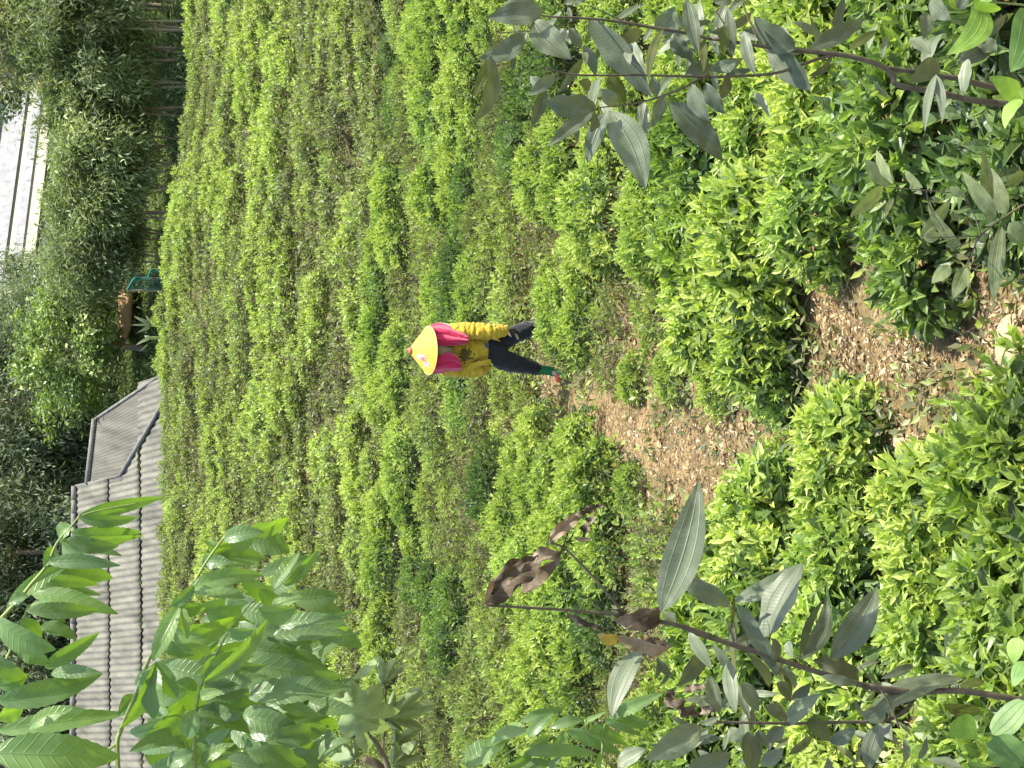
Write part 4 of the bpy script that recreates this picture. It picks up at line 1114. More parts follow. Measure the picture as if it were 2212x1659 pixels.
rowy = [-25, 45, 105, 160, 235, 300, 352, 410, 462, 505, 552, 590]
for i, y in enumerate(rowy):
    Y = [46, 45.2, 47, 45.6, 46.5, 47.5, 45.8, 46.2, 47, 48.5, 47.6, 49.5][i]
    s = [1.32, 1.22, 1.25, 1.12, 1.08, 1.05, 1.05, .98, 1.02, .95, .98, .90][i]
    plant_tree('row', i, y, Y, s, zs=.9 if i < 3 else .82, label=f"thin-trunked narrow-leaved tree, {ordn(i + 1)} from photo's top edge in the row beyond the field", group='thin trees in a row at the field edge', name='slender_tree')
for i, (y, Y, s, zs) in enumerate([(30, 53, 1.0, .8), (190, 52.5, .8, .48), (330, 53, .75, .46), (455, 54, .75, .46), (560, 56, .75, .5)]):
    plant_tree('dark', i, y, Y, s, f"dark leafy tree, {ordn(i + 1)} from photo's top edge in the second row, behind the thin trees", 'dark trees behind the thin row', zs=zs)
for i, (y, Y, s, zs) in enumerate([(650, 56, .85, .72), (760, 60, 1.05, 1.0), (870, 58, 1.0, 1.0), (980, 57, .95, 1.0), (1090, 58, 1.05, 1.0), (1200, 55, 1.0, 1.05), (1310, 56, 1.05, 1.05), (1430, 55, 1.0, 1.05), (1550, 56, 1.05, 1.05), (1665, 55, 1.0, 1.05),
                                   (720, 66, 1.0, .8), (930, 66, 1.25, 1.1), (1150, 66, 1.25, 1.1), (1380, 65, 1.25, 1.1), (1600, 65, 1.25, 1.1)]):
    plant_tree('dark', i + 1, y, Y, s, f"dark leafy tree, {ordn(i + 1)} in the wood behind the grey shed", 'dark trees behind the shed', zs=zs)
plant_tree('light', 0, 752, 51.2, 1.14, zs=.80, label= 'round bright green tree standing beside the grey shed roof', group=None, name='round_tree')
plant_tree('yellow', 0, 20, 48.5, 1.35, 'yellowish feathery tree at the photo upper left corner', None, name='feathery_tree')
plant_tree('broad', 0, 170, 56, 1.02, 'broad-leaved dark green tree hanging in front of the pale building', None, name='broad_leaved_tree')

# undergrowth under the tree row
mb = MB(); n = 26000
Y = RNG.uniform(42.6, 56, n); X = RNG.uniform(-3, 14.5, n)
low_ = (Y > 43.2) & (X > .8) & (X < 5.2)
cl = np.array([mnoise.noise(Vector((x * .5, y * .5, 2))) for x, y in zip(X, Y)])
hgt = np.clip(.55 + 1.3 * cl, .08, 1.6); hgt = np.where(low_, hgt * .22, hgt)
pos = np.stack([X, Y, gz(X, Y) + hgt * RNG.uniform(0, 1, n)], 1)
L = RNG.uniform(.10, .26, n)
d = rand_dirs(n); d[:, 2] = np.abs(d[:, 2]) * .8
leaves(mb, pos, d, nrm(np.array([0, 0, 1.0]) + RNG.normal(0, .5, (n, 3))), L, L * RNG.uniform(.12, .35, n), RNG.beta(2, 3, n), T_LO)
tag(mb.obj('undergrowth', M['crown_row']), 'tangled low undergrowth beneath the thin trees at the field edge', 'undergrowth', kind='stuff')

# broad blade plant beside the round tree
bp = empty('blade_plant', tuple(at(350, 700, 43.0))); bp.location.z = float(gz(bp.location.x, 43.0))
tag(bp, 'pale long-bladed plant at the far field edge beside the round tree', 'plant')

# ------------------------------------------------------------------ leaves one can see one by one
def prof_fn(kind, t):
    if kind == 'lance': return np.sin(np.pi * np.clip(t, 0, 1) ** .82) ** .85
    if kind == 'serr': return (t ** .62) * (1 - t) ** .85 / 0.367
    if kind == 'round': return np.sqrt(np.clip(1 - (2 * t - 1) ** 2, 0, 1)) ** .9
    if kind == 'blade': return np.clip(t * 6, 0, 1) ** .7 * (1 - t ** 2.2)
    if kind == 'ovate': return np.sin(np.pi * np.clip(t, 0, 1) ** .7) ** .75

def fleaf(mb, base, tip, width, roll=0.0, curve=.06, bendp=.0, fold=.25, kind='lance', tint=.5, wave=.0, nst=14, serr=0.0, seed=0, nac=7, twist=0.0, tipdrop=0.0):
    """one modelled leaf between two points: folded along its midrib, arched, with a wavy or toothed edge"""
    rs = np.random.default_rng(seed); base = np.asarray(base, float); tip = np.asarray(tip, float)
    D = tip - base; L = np.linalg.norm(D); D = D / L
    mid = (base + tip) / 2; Vv = nrm(CAM - mid)
    W = nrm(np.cross(D, Vv)); NN = np.cross(W, D)
    if NN @ Vv < 0: NN = -NN; W = -W
    c, s = math.cos(roll), math.sin(roll); W, NN = W * c + NN * s, NN * c - W * s
    t = np.linspace(0, 1, nst + 1); S = np.linspace(-1, 1, nac)
    w = prof_fn(kind, t) * width / 2
    if serr: w = w * (1 + serr * (((np.arange(nst + 1)) % 2) - .5))
    V, UV, TT = [], [], []
    ph = rs.uniform(0, 6.28)
    for i, tt in enumerate(t):
        arch = 4 * tt * (1 - tt); a = twist * (tt - .3)
        cen = base + D * L * tt + NN * L * curve * arch + W * L * bendp * arch + np.array([0, 0, -1.0]) * L * tipdrop * tt * tt
        Wt = W * math.cos(a) + NN * math.sin(a); Nt = NN * math.cos(a) - W * math.sin(a)
        for sx in S:
            q = abs(sx)
            z = fold * q * w[i] + wave * width * q * q * math.sin(tt * 17 + ph + (1.7 if sx > 0 else 0)) * (1 - tt * .3) - .12 * w[i] * q * q
            V.append(cen + Wt * sx * w[i] + Nt * z); UV.append((sx * .5 + .5, tt)); TT.append(tint + rs.normal(0, .01))
    n = nst + 1; ii = np.arange(n * nac).reshape(n, nac)
    mb.add(np.array(V), [np.stack([ii[:-1, :-1], ii[1:, :-1], ii[1:, 1:], ii[:-1, 1:]], -1).reshape(-1, 4)], np.clip(TT, 0, 1), np.array(UV))

class Frame:
    """turns pixel coordinates of an enlarged view into photo coordinates"""
    def __init__(s, ox, oy, k): s.ox, s.oy, s.k = ox, oy, k
    def __call__(s, x, y): return s.ox + s.k * x, s.oy + s.k * y
FA, FB, FC = Frame(932.7, 0, .2976), Frame(1316.7, 1152, .3055), Frame(0, 1106, .3333)
FD, FE, FG = Frame(1042.4, 1014.9, .248), Frame(1645.8, 1042.4, .3718), Frame(1536, 0, .3333)
FH, FL, FS, FY = Frame(1837.9, 246.9, .2811), Frame(553, 1106, .3333), Frame(987.5, 1371.5, .2232), Frame(1892.7, 1316.6, .2064)
LS = [0]
def put(mb, fr, spec, Y0, defaults, jit=.06):
    """spec rows: bx by tx ty width [options]"""
    for row in spec:
        bx, by, tx, ty, w = row[:5]; o = dict(defaults); o.update(row[5] if len(row) > 5 else {})
        LS[0] += 1; rs = random.Random(LS[0])
        Y = Y0 + o.pop('dY', 0) + rs.uniform(-jit, jit); dt = o.pop('dtip', rs.uniform(-.035, .02))
        b_, t_ = at(*fr(bx, by), Y), at(*fr(tx, ty), Y + dt)
        roll = o.pop('roll', rs.choice((-1, 1)) * rs.uniform(.05, .75)); tint = o.pop('tint', .5) + rs.uniform(-.2, .2)
        curve = o.pop('curve', .07) * rs.uniform(.5, 1.3)
        wd = (.86 if o.get('kind') == 'serr' else 1.05) * w * fr.k * Y / F / max(.6, math.cos(roll))
        if 'bendp' not in o: o['bendp'] = rs.uniform(-.07, .07)
        if 'twist' not in o: o['twist'] = rs.uniform(-.5, .5)
        o['wave'] = o.get('wave', 0) * rs.uniform(.6, 1.8)
        fleaf(mb, b_, t_, wd, roll, curve, tint=tint, seed=LS[0], **o)

def infill(mb, seed, n, Y0, poly, tint):
    rs = random.Random(seed); k = 0
    xs_ = [p[0] for p in poly]; ys_ = [p[1] for p in poly]
    while k < n:
        x, y = rs.uniform(min(xs_), max(xs_)), rs.uniform(min(ys_), max(ys_))
        if not in_poly(x, y, poly): continue
        k += 1; a = rs.uniform(-2.2, 2.2); L = rs.uniform(35, 95); Y = Y0 + rs.uniform(.05, .22)
        fleaf(mb, at(x, y, Y), at(x + L * math.cos(a), y + L * math.sin(a), Y + rs.uniform(-.04, .04)), L * rs.uniform(.26, .38) * Y / F, rs.uniform(-.9, .9), .09, rs.uniform(-.08, .08),
              tint=tint + rs.uniform(-.4, .3), seed=seed * 100 + k, kind='lance', fold=.35, wave=.05, twist=rs.uniform(-.6, .6))

def stems(mb, fr, spec, Y0, kpx=True):
    """spec rows: [(x, y, width px, dY?) ...]"""
    for pts in spec:
        P, Rr_ = [], []
        for q in pts:
            x, y, w = q[:3]; Y = Y0 + (q[3] if len(q) > 3 else 0)
            P.append(at(*fr(x, y), Y)); Rr_.append(max(.0006, w * fr.k * Y / F / 2))
        p, r_ = smooth_path(P, Rr_, 5); tube(mb, p, r_, 8)

def plant_root(name, x, y, Y, label, cat='plant', group=None):
    p = at(x, y, Y); r_ = empty(name, (p[0], p[1], float(gz(p[0], p[1]))))
    tag(r_, label, cat, group); return r_

def down_to_ground(mb, p, r0, lean=(0, 0)):
    """carry a stem on below the picture to the bank it grows from"""
    z = float(gz(p[0] + lean[0], p[1] + lean[1])) - .06
    e = np.array([p[0] + lean[0], p[1] + lean[1], z]); m = np.array([p[0] + lean[0] * .85, p[1] + lean[1] * .7, p[2] * .72 + z * .28])
    P, Q = smooth_path([p, m, e], [r0, r0 * 1.1, r0 * 1.25], 5); tube(mb, P, Q, 8)

# ---- shrub on the photo's upper right (grey-green ribbed leaves)
YR = 1.85
r1 = plant_root('shrub', 2400, 215, YR, 'tall grey-green shrub with dark branching stem at the photo upper right', 'shrub')
sm = MB()
stems(sm, FG, [[(2060, 690, 52), (1700, 650, 50), (1480, 600, 47), (1210, 550, 44), (1180, 500, 42), (1110, 430, 40), (960, 380, 40), (800, 350, 38), (540, 325, 36), (340, 300, 30), (0, 250, 26)],
               [(2060, 600, 50, .03), (1800, 560, 48, .03), (1600, 510, 44, .02), (1470, 490, 42, .02), (1270, 460, 36, .01), (1130, 440, 30)],
               [(820, 352, 26), (700, 380, 26), (560, 430, 24), (380, 480, 22), (0, 500, 18)],
               [(330, 295, 16), (270, 180, 15), (200, 20, 14)], [(90, 160, 12), (20, 60, 10)]], YR)
stems(sm, FA, [[(2030, 285, 28), (1850, 240, 28), (1600, 200, 26), (1380, 160, 24), (1080, 130, 20), (850, 120, 14), (640, 80, 8)], [(2030, 560, 20), (1500, 545, 18), (1080, 545, 16), (870, 510, 13), (770, 490, 8)],
               [(2010, 530, 18), (1880, 610, 17), (1690, 690, 17), (1480, 750, 14), (1200, 782, 10)], [(1450, 180, 13), (1250, 90, 12), (1140, 40, 10)], [(1080, 130, 12), (960, 180, 11), (870, 200, 8)],
               [(720, 225, 9), (600, 232, 8), (480, 240, 6)], [(560, 235, 6), (530, 290, 4)], [(870, 510, 8), (810, 470, 5)], [(760, 110, 7), (660, 20, 5)], [(1480, 750, 8), (1430, 745, 6), (1250, 560, 5)]], YR)
pb = at(*FG(2060, 690), YR); down_to_ground(sm, pb, .0052, (.02, .05)); pb = at(*FG(2060, 600), YR + .03); down_to_ground(sm, pb, .0055, (.03, .06))
keep(sm.obj('stem', M['stem'], smooth=True), r1)
lf = MB()
dk, md, lt = dict(tint=.22), dict(tint=.5), dict(tint=.78)
put(lf, FA, [(800, 105, 400, 130, 165, md), (690, 235, 340, 420, 150, dict(tint=.7, bendp=-.12)), (420, 400, 300, 890, 120, dict(tint=.62, bendp=-.12, dtip=.0)), (735, 150, 1015, 430, 205, dict(tint=.8, bendp=.10)),
             (1140, 130, 1610, 720, 205, dk), (1195, 780, 785, 720, 190, dict(tint=.72)), (1280, 800, 1550, 1375, 250, dict(tint=.78, roll=.1)), (1270, 810, 1130, 1185, 125, lt), (1180, 790, 835, 1065, 110, md),
             (1530, 740, 1572, 985, 95, dk), (1690, 690, 1600, 930, 95, dk), (1720, 740, 2115, 1175, 205, dict(tint=.42)), (1885, 610, 2020, 885, 140, md), (1985, 600, 2130, 830, 120, dk),
             (1650, 250, 1760, 45, 180, lt), (1850, -10, 1935, 390, 120, lt), (900, 540, 705, 695, 95, lt), (1100, 330, 1190, 555, 85, dk), (1360, 285, 1535, 225, 105, md), (1890, 330, 1878, 565, 55, dk),
             (1000, 200, 1085, 355, 85, lt), (1450, 300, 1555, 545, 120, lt), (1600, 555, 1632, 705, 85, lt), (1760, 240, 1845, 425, 125, md), (1230, 640, 1330, 780, 110, lt), (1150, 650, 1060, 590, 80, md),
             (1840, 540, 2040, 480, 120, lt), (2100, 500, 2212, 440, 110, lt), (930, 210, 1010, 320, 60, md), (1420, 320, 1440, 470, 80, md), (1110, 380, 1120, 470, 50, dk), (1180, 820, 1150, 960, 70, md), (1040, 900, 1050, 1050, 50, lt),
             (800, 90, 520, 30, 120, lt), (960, 20, 1120, 0, 90, lt)], YR, dict(kind='lance', fold=.34, wave=.05))
put(lf, FG, [(545, 320, 275, 105, 190, dk), (370, 325, 650, 590, 165, dict(tint=.2)), (640, 315, 1000, 115, 125, dk), (215, 200, 290, 490, 85, dk), (110, 50, 132, 395, 80, dk), (-10, 445, 215, 375, 90, lt),
             (1485, 410, 1285, 535, 150, lt), (1665, 380, 1635, 625, 85, lt), (1455, 480, 1500, 790, 70, md), (1600, 400, 1860, 290, 135, dict(tint=.62)), (1730, 240, 1925, 80, 85, dict(tint=.5)), (1400, 85, 1375, 255, 110, lt),
             (1290, 245, 1425, 355, 95, lt), (1460, 480, 1385, 860, 60, lt), (1420, 0, 1560, 130, 120, md), (1600, 60, 1660, -40, 90, md), (120, 480, 20, 640, 90, dk), (20, 20, 130, -20, 120, lt), (1700, 300, 1560, 250, 120, lt), (1850, 330, 1700, 250, 110, md)], YR, dict(kind='lance', fold=.28, wave=.03))
infill(lf, 61, 46, YR, [(1010, 60), (1180, 15), (1560, 20), (1760, 20), (1960, 110), (2080, 210), (1760, 160), (1560, 230), (1330, 250), (1180, 230), (1060, 120)], .62)
keep(lf.obj('foliage', M['mela'], smooth=True), r1)
lo = MB()
put(lo, FA, [(1290, 540, 1410, 775, 125), (1680, 210, 1575, 600, 70), (1955, 250, 1972, 525, 65), (2140, 190, 2118, 405, 75), (440, 420, 310, 720, 70)], YR, dict(kind='lance', tint=.5))
put(lo, FG, [(900, 320, 1085, 195, 65)], YR, dict(kind='lance', tint=.4))
keep(lo.obj('olive_leaves', M['olive'], smooth=True), r1)

# ---- bright young sprigs at the photo's right edge
ry = plant_root('young_sprig', 2330, 150, 1.45, 'bright yellow-green young sprig with ribbed leaves at the photo top right corner', 'plant')
b = MB()
put(b, FG, [(1750, 10, 1520, 360, 190, dict(tint=.85, bendp=-.14, roll=.1)), (2060, 60, 1940, 470, 280, dict(tint=.35, bendp=-.08)), (1750, 10, 1840, -80, 120, dict(tint=.7)), (2010, 630, 1805, 495, 150, dict(tint=.8)), (2005, 640, 1905, 835, 100, dict(tint=.9)), (2020, 640, 2100, 560, 120, dict(tint=.6)),
            (1700, 0, 1880, 60, 90, dict(tint=.9))], 1.45, dict(kind='ovate', fold=.2, wave=.02))
keep(b.obj('foliage', M['young'], smooth=True), ry)
b = MB(); stems(b, FG, [[(2080, 40, 18), (1900, 20, 16), (1750, 10, 12)], [(2090, 660, 14), (2010, 635, 10)], [(2080, 40, 16, .02), (2110, 300, 18, .02), (2090, 660, 16, .01), (2140, 760, 16)]], 1.45)
down_to_ground(b, at(*FG(2140, 760), 1.45), .003, (.02, .02)); keep(b.obj('stem', M['stemgreen'], smooth=True), ry)

ry2 = plant_root('rounded_sprig', 2330, 1560, 1.3, 'soft green sprig with rounded leaves at the photo lower right corner', 'plant')
b = MB()
put(b, FY, [(1060, 1270, 765, 1260, 285, dict(tint=.3, kind='round')), (1215, 1310, 1560, 960, 300, dict(tint=.25, kind='round')), (1225, 1330, 1500, 1660, 420, dict(tint=.2, kind='round')), (1490, 290, 1440, 570, 190, dict(tint=.75)), (1560, 540, 1440, 810, 190, dict(tint=.45)),
            (1480, 280, 1240, 190, 70, dict(tint=.85)), (1490, 280, 1460, 120, 90, dict(tint=.8)), (960, 1600, 1180, 1680, 120, dict(tint=.3, kind='round')), (1600, 300, 1560, 90, 130, dict(tint=.6)), (1060, 1620, 900, 1700, 140, dict(tint=.3, kind='round'))], 1.3, dict(kind='ovate', fold=.15, wave=.015), jit=.03)
keep(b.obj('foliage', M['young'], smooth=True), ry2)
b = MB(); stems(b, FY, [[(1640, 1420, 26), (1400, 1360, 24), (1220, 1320, 20), (1060, 1270, 14)], [(1640, 1420, 24), (1700, 900, 22), (1620, 380, 18), (1490, 285, 14)], [(950, 1600, 20), (1300, 1640, 22), (1640, 1560, 24), (1640, 1420, 26)]], 1.3)
down_to_ground(b, at(*FY(1640, 1420), 1.3), .002, (.03, .02)); keep(b.obj('stem', M['stemgreen'], smooth=True), ry2)

# ---- shrub on the photo's lower right with withered top leaves
YL = 1.8
r2 = plant_root('shrub', 2400, 1520, YL, 'grey-green shrub with curled brown dead leaves at its tip, photo lower right', 'shrub')
b = MB()
stems(b, FD, [[(20, 1180, 22), (640, 1215, 26), (1230, 1265, 28)], [(580, 630, 18), (720, 690, 22), (960, 930, 26), (1230, 1250, 28)], [(1230, 1265, 34), (1660, 1345, 44), (1991, 1450, 52)]], YL)
stems(b, FB, [[(560, 690, 40), (740, 745, 40), (1000, 830, 40), (1250, 910, 42), (1500, 990, 44), (1780, 1070, 46), (1950, 1110, 48), (2155, 1122, 50)], [(735, 1392, 14), (750, 1340, 18), (1000, 1340, 22), (1350, 1345, 24), (1650, 1335, 26), (1900, 1330, 26), (2060, 1280, 30), (2180, 1140, 34)],
              [(1760, 930, 12, -.03), (1950, 1150, 14, -.03), (2050, 1380, 16, -.02)], [(580, 365, 8), (690, 400, 12), (840, 500, 14), (880, 640, 14), (900, 790, 16)], [(720, 800, 12), (690, 830, 8)], [(1000, 840, 12), (900, 560, 8)], [(1230, 900, 12), (1190, 1000, 10)], [(1340, 940, 12), (1340, 870, 8)]], YL)
stems(b, FE, [[(620, 1185, 40), (880, 1215, 40), (1150, 1210, 42), (1450, 1255, 45), (1620, 1290, 46)]], YL)
down_to_ground(b, at(*FE(1620, 1290), YL), .0048, (-.05, .05))
keep(b.obj('stem', M['stem'], smooth=True), r2)
lf = MB()
put(lf, FD, [(1550, 1245, 1885, 85, 330, dict(tint=.45, fold=.35, bendp=.05, roll=.15))], YL, dict(kind='lance'))
put(lf, FB, [(835, 500, 450, 270, 155, lt), (880, 480, 1255, 240, 130, dict(tint=.75, bendp=.12)), (1100, 745, 1365, 205, 215, dict(tint=.25)), (895, 490, 1185, 1015, 130, lt), (1335, 890, 1530, 450, 135, dict(tint=.35, bendp=.12)), (1560, 885, 1895, 375, 225, dict(tint=.25, fold=.4)),
             (690, 825, 475, 1085, 125, md), (560, 700, 725, 965, 95, lt), (225, 820, 15, 1310, 165, dict(tint=.7)), (655, 1365, 245, 1600, 205, dict(tint=.85)), (705, 1005, 780, 1300, 100, lt), (840, 900, 895, 1280, 110, lt), (930, 1050, 1055, 1260, 110, lt), (970, 1400, 1000, 1740, 150, dict(tint=.72)),
             (1235, 1365, 1495, 1130, 125, dict(tint=.66)), (1775, 1070, 1430, 900, 165, dict(tint=.2, wave=.08)), (1160, 740, 1150, 950, 75, lt), (1180, 1060, 1285, 1195, 95, dk), (1225, 1365, 1110, 1490, 110, dk), (1560, 1480, 1745, 1375, 110, md), (540, 1680, 865, 1550, 190, dict(tint=.6)),
             (55, 1645, 265, 1525, 120, lt), (700, 1380, 500, 1570, 80, lt), (840, 1380, 960, 1460, 110, lt), (1050, 1390, 1120, 1500, 90, md), (1260, 760, 1300, 890, 70, lt), (460, 640, 370, 560, 90, md), (1070, 1640, 1230, 1520, 110, md), (1090, 1230, 1260, 1330, 100, md), (1500, 1010, 1760, 1060, 80, dict(tint=.35)), (1290, 1180, 1420, 1060, 90, dk), (640, 1150, 690, 1300, 80, lt)],
    YL, dict(kind='lance', fold=.32, wave=.035))
put(lf, FE, [(600, 1375, 1175, 1135, 135, dict(tint=.42, wave=.06)), (690, 1400, 615, 1680, 130, dict(tint=.3)), (600, 1380, 720, 1290, 120, md), (720, 1400, 760, 1500, 70, dk), (880, 1060, 690, 1140, 60, dict(tint=.4))], YL, dict(kind='lance', fold=.3))
infill(lf, 62, 44, YL, [(1420, 1400), (1560, 1380), (1760, 1430), (2000, 1480), (2050, 1650), (1500, 1659), (1400, 1600)], .6)
keep(lf.obj('foliage', M['mela'], smooth=True), r2)
lo = MB()
put(lo, FB, [(880, 430, 850, 720, 32), (850, 700, 905, 1110, 30), (1190, 830, 1225, 1065, 40), (1400, 1310, 1565, 1475, 130, dict(tint=.2)), (1360, 880, 1520, 460, 60), (1230, 1000, 1290, 1160, 40), (1600, 1500, 1760, 1640, 40)], YL, dict(kind='lance', tint=.4))
put(lo, FE, [(1290, 1150, 1150, 1190, 65), (1270, 1330, 1050, 1285, 100, dict(tint=.1))], YL, dict(kind='lance', tint=.4))
keep(lo.obj('olive_leaves', M['olive'], smooth=True), r2)
dd = MB()
put(dd, FD, [(20, 1175, 690, 700, 230, dict(tint=.4, wave=.28, fold=.5, twist=.7)), (60, 1080, 480, 740, 110, dict(tint=.3, wave=.3, fold=.8, twist=1.2)), (330, 1060, 690, 760, 130, dict(tint=.72, wave=.12)), (580, 625, 900, 350, 110, dict(tint=.55, wave=.2, fold=.9)), (880, 590, 1005, 370, 70, dict(tint=.25, wave=.3, fold=.9)),
             (820, 400, 1060, 300, 60, dict(tint=.3, wave=.3)), (800, 590, 960, 590, 40, dict(tint=.6)), (1545, 1240, 1150, 1320, 190, dict(tint=.4, wave=.12, fold=.7)), (1540, 1300, 1250, 1390, 120, dict(tint=.25, wave=.15)), (1640, 1550, 1130, 1440, 140, dict(tint=.68, wave=.2, fold=.6)), (1180, 1480, 1000, 1430, 110, dict(tint=1.1, wave=.1)),
             (730, 1245, 1075, 1375, 60, dict(tint=.2, wave=.3, fold=.9)), (1420, 1480, 1660, 1545, 60, dict(tint=.1, wave=.3))], YL, dict(kind='ovate', nst=22, nac=9), jit=.02)
put(dd, FB, [(400, 1180, 640, 1270, 90, dict(tint=.2, wave=.3, fold=.9, bendp=.2)), (520, 1110, 700, 1090, 60, dict(tint=.35, wave=.3)), (640, 1270, 830, 1220, 60, dict(tint=.15, wave=.3)), (440, 1100, 420, 1220, 70, dict(tint=.25, wave=.3))], YL, dict(kind='ovate', nst=18))
keep(dd.obj('withered_leaves', M['dead'], smooth=True), r2)

# ---- sprays of toothed leaflets, photo lower left
YE = 1.7
r3 = plant_root('leafy_shrub', 300, 1900, YE, 'fresh green shrub with drooping toothed leaflets at the photo lower left', 'shrub')
b = MB()
stems(b, FC, [[(-60, 760, 26), (120, 570, 24), (200, 470, 22), (300, 350, 18), (370, 200, 15), (460, 95, 12), (520, 30, 10), (640, -10, 8), (900, -60, 5)],
              [(1690, 20, 8), (1500, 120, 12), (1360, 290, 16), (1250, 470, 18), (1180, 590, 19), (1080, 760, 20), (970, 950, 22), (880, 1180, 24), (790, 1400, 26), (760, 1500, 28), (770, 1720, 32)],
              [(1262, 1720, 26), (1262, 1500, 24), (1260, 1340, 22), (1310, 1100, 20), (1380, 960, 17), (1500, 750, 13), (1660, 560, 8)], [(760, 1500, 18), (620, 1600, 18), (480, 1720, 20)], [(1262, 1640, 18), (1200, 1490, 14), (1160, 1380, 9)],
              [(90, 830, 16), (50, 935, 18), (-40, 1090, 20)], [(150, 700, 18), (190, 600, 16)], [(150, 1080, 14), (145, 980, 12)], [(1280, 1640, 14), (1450, 1590, 10), (1640, 1500, 6)]], YE)
down_to_ground(b, at(*FC(770, 1720), YE), .0035, (-.42, -.1)); down_to_ground(b, at(*FC(1262, 1720), YE), .003, (-.40, -.12))
keep(b.obj('stem', M['stemgreen'], smooth=True), r3)
lf = MB(); E = dict(kind='serr', fold=.42, curve=.11, serr=.08, nst=26, tipdrop=.09, wave=.025)
li, me_, da = dict(tint=.85), dict(tint=.5), dict(tint=.2)
put(lf, FC, [(500, 40, 1010, -95, 110, li), (510, 30, 870, 30, 95, me_), (460, 130, 880, 130, 150, me_), (430, 180, 745, 220, 120, da), (420, 190, 760, 285, 90, me_), (380, 190, 890, 150, 80, li), (320, 330, 745, 350, 110, me_), (350, 330, 700, 430, 150, da), (250, 440, 610, 470, 90, li),
             (220, 470, 620, 540, 100, me_), (200, 520, 720, 665, 140, li), (170, 640, 600, 640, 120, me_), (260, 740, 480, 830, 110, da), (470, 100, 370, 175, 110, li), (350, 230, 265, 360, 100, li), (440, 335, -20, 660, 110, li), (180, 540, 40, 600, 80, me_), (-10, 690, 330, 895, 165, dict(tint=.7)),
             (110, 840, 300, 985, 120, me_), (-20, 930, 150, 1075, 130, da), (290, 1010, 610, 780, 120, me_), (330, 1050, 630, 1045, 100, me_), (-20, 1230, 610, 1050, 190, dict(tint=.6)), (-40, 1560, 715, 1590, 300, dict(tint=.6, roll=.1)), (190, 1400, 520, 1280, 110, li), (-20, 1420, 770, 1310, 150, dict(tint=.75)),
             (-10, 1130, 170, 1050, 110, me_), (60, 1240, 300, 1240, 130, da), (-20, 1000, 110, 1170, 120, me_), (200, 600, 400, 720, 110, li), (130, 700, 250, 840, 90, me_), (560, 60, 800, -20, 90, li), (400, 210, 560, 300, 100, da), (-10, 1330, 140, 1260, 120, li)], YE, E)
put(lf, FC, [(1350, 285, 1680, 60, 140, li), (1360, 295, 1690, 300, 190, dict(tint=.55)), (1310, 330, 1490, 330, 110, me_), (1230, 500, 1670, 410, 130, li), (1240, 500, 1560, 560, 130, me_), (1195, 560, 1000, 730, 80, li), (1165, 610, 950, 970, 130, dict(tint=.9)), (1180, 620, 1195, 830, 90, li),
             (1170, 850, 1500, 680, 150, dict(tint=.8)), (1010, 980, 725, 1410, 115, da), (1000, 990, 965, 1345, 170, dict(tint=.75)), (1010, 970, 1125, 1215, 150, dict(tint=.7)), (1150, 640, 1320, 620, 110, li), (1260, 480, 1080, 610, 90, me_), (1400, 250, 1330, 180, 70, li), (1450, 180, 1690, 130, 120, me_),
             (900, 1150, 1030, 1330, 110, me_), (880, 1190, 740, 1330, 100, da), (1080, 780, 1290, 800, 120, li), (1060, 800, 1240, 930, 120, me_)], YE, E)
put(lf, FC, [(1350, 1010, 1700, 990, 140, me_), (1360, 980, 1660, 830, 120, li), (1310, 1190, 1700, 1070, 130, me_), (1300, 1200, 1430, 1160, 90, li), (1320, 1100, 1690, 690, 120, li), (1190, 1250, 860, 1500, 165, dict(tint=.4)), (1260, 1280, 1190, 1470, 150, me_), (1240, 1430, 790, 1560, 130, da),
             (1400, 930, 1290, 1080, 90, li), (1480, 780, 1640, 760, 100, me_), (1280, 1150, 1120, 1090, 90, li), (1330, 1060, 1600, 1180, 150, da), (1270, 1330, 1540, 1330, 160, da), (1280, 1300, 1590, 1440, 170, da), (1250, 1500, 1480, 1640, 150, me_), (1260, 1560, 1060, 1640, 130, me_), (1350, 1500, 1480, 1400, 100, me_), (1310, 1640, 1500, 1500, 90, li)], YE, E)
put(lf, FL, [(-40, 130, 190, 35, 110, li), (-60, 190, 200, 260, 210, dict(tint=.35)), (110, 800, 550, 780, 130, dict(tint=.4)), (150, 740, 530, 690, 110, da), (-60, 970, 510, 1070, 220, dict(tint=.45)), (-40, 880, 290, 930, 150, da), (-60, 1190, 560, 1140, 200, da), (130, 1210, 400, 1330, 110, li), (100, 640, 300, 560, 110, li),
             (20, 640, 240, 620, 150, dict(tint=.95)), (-60, 1330, 280, 1420, 190, da), (60, 1480, 440, 1390, 170, me_), (-40, 1560, 300, 1640, 170, da), (180, 480, 380, 240, 80, dict(tint=.9)), (400, 1590, 590, 1480, 130, da), (-80, 1080, 240, 1180, 150, dict(tint=.6)), (120, 500, 260, 260, 90, me_), (330, 700, 620, 630, 70, me_), (200, 1560, 470, 1560, 150, da)], YE + .05, E)
# the denser, shaded inside of the spray
rs = random.Random(5); poly = [(250, 1700), (262, 1490), (420, 1310), (520, 1240), (600, 1240), (690, 1350), (670, 1480), (700, 1700)]
k = 0
while k < 120:
    x, y = rs.uniform(240, 720), rs.uniform(1230, 1690)
    if not in_poly(x, y, poly): continue
    k += 1; a = rs.uniform(-.9, .7); L = rs.uniform(70, 140); Y = YE + rs.uniform(.08, .42)
    b_ = at(x, y, Y); t_ = at(x + L * math.cos(a), y - L * math.sin(a), Y + rs.uniform(-.05, .05))
    fleaf(lf, b_, t_, rs.uniform(34, 56) * Y / F, rs.uniform(-.7, .7), .08, tint=rs.uniform(.05, .6), seed=k + 4000, kind='serr', fold=.3, serr=.08, nst=16, tipdrop=.05)
keep(lf.obj('foliage', M['elder'], smooth=True), r3)

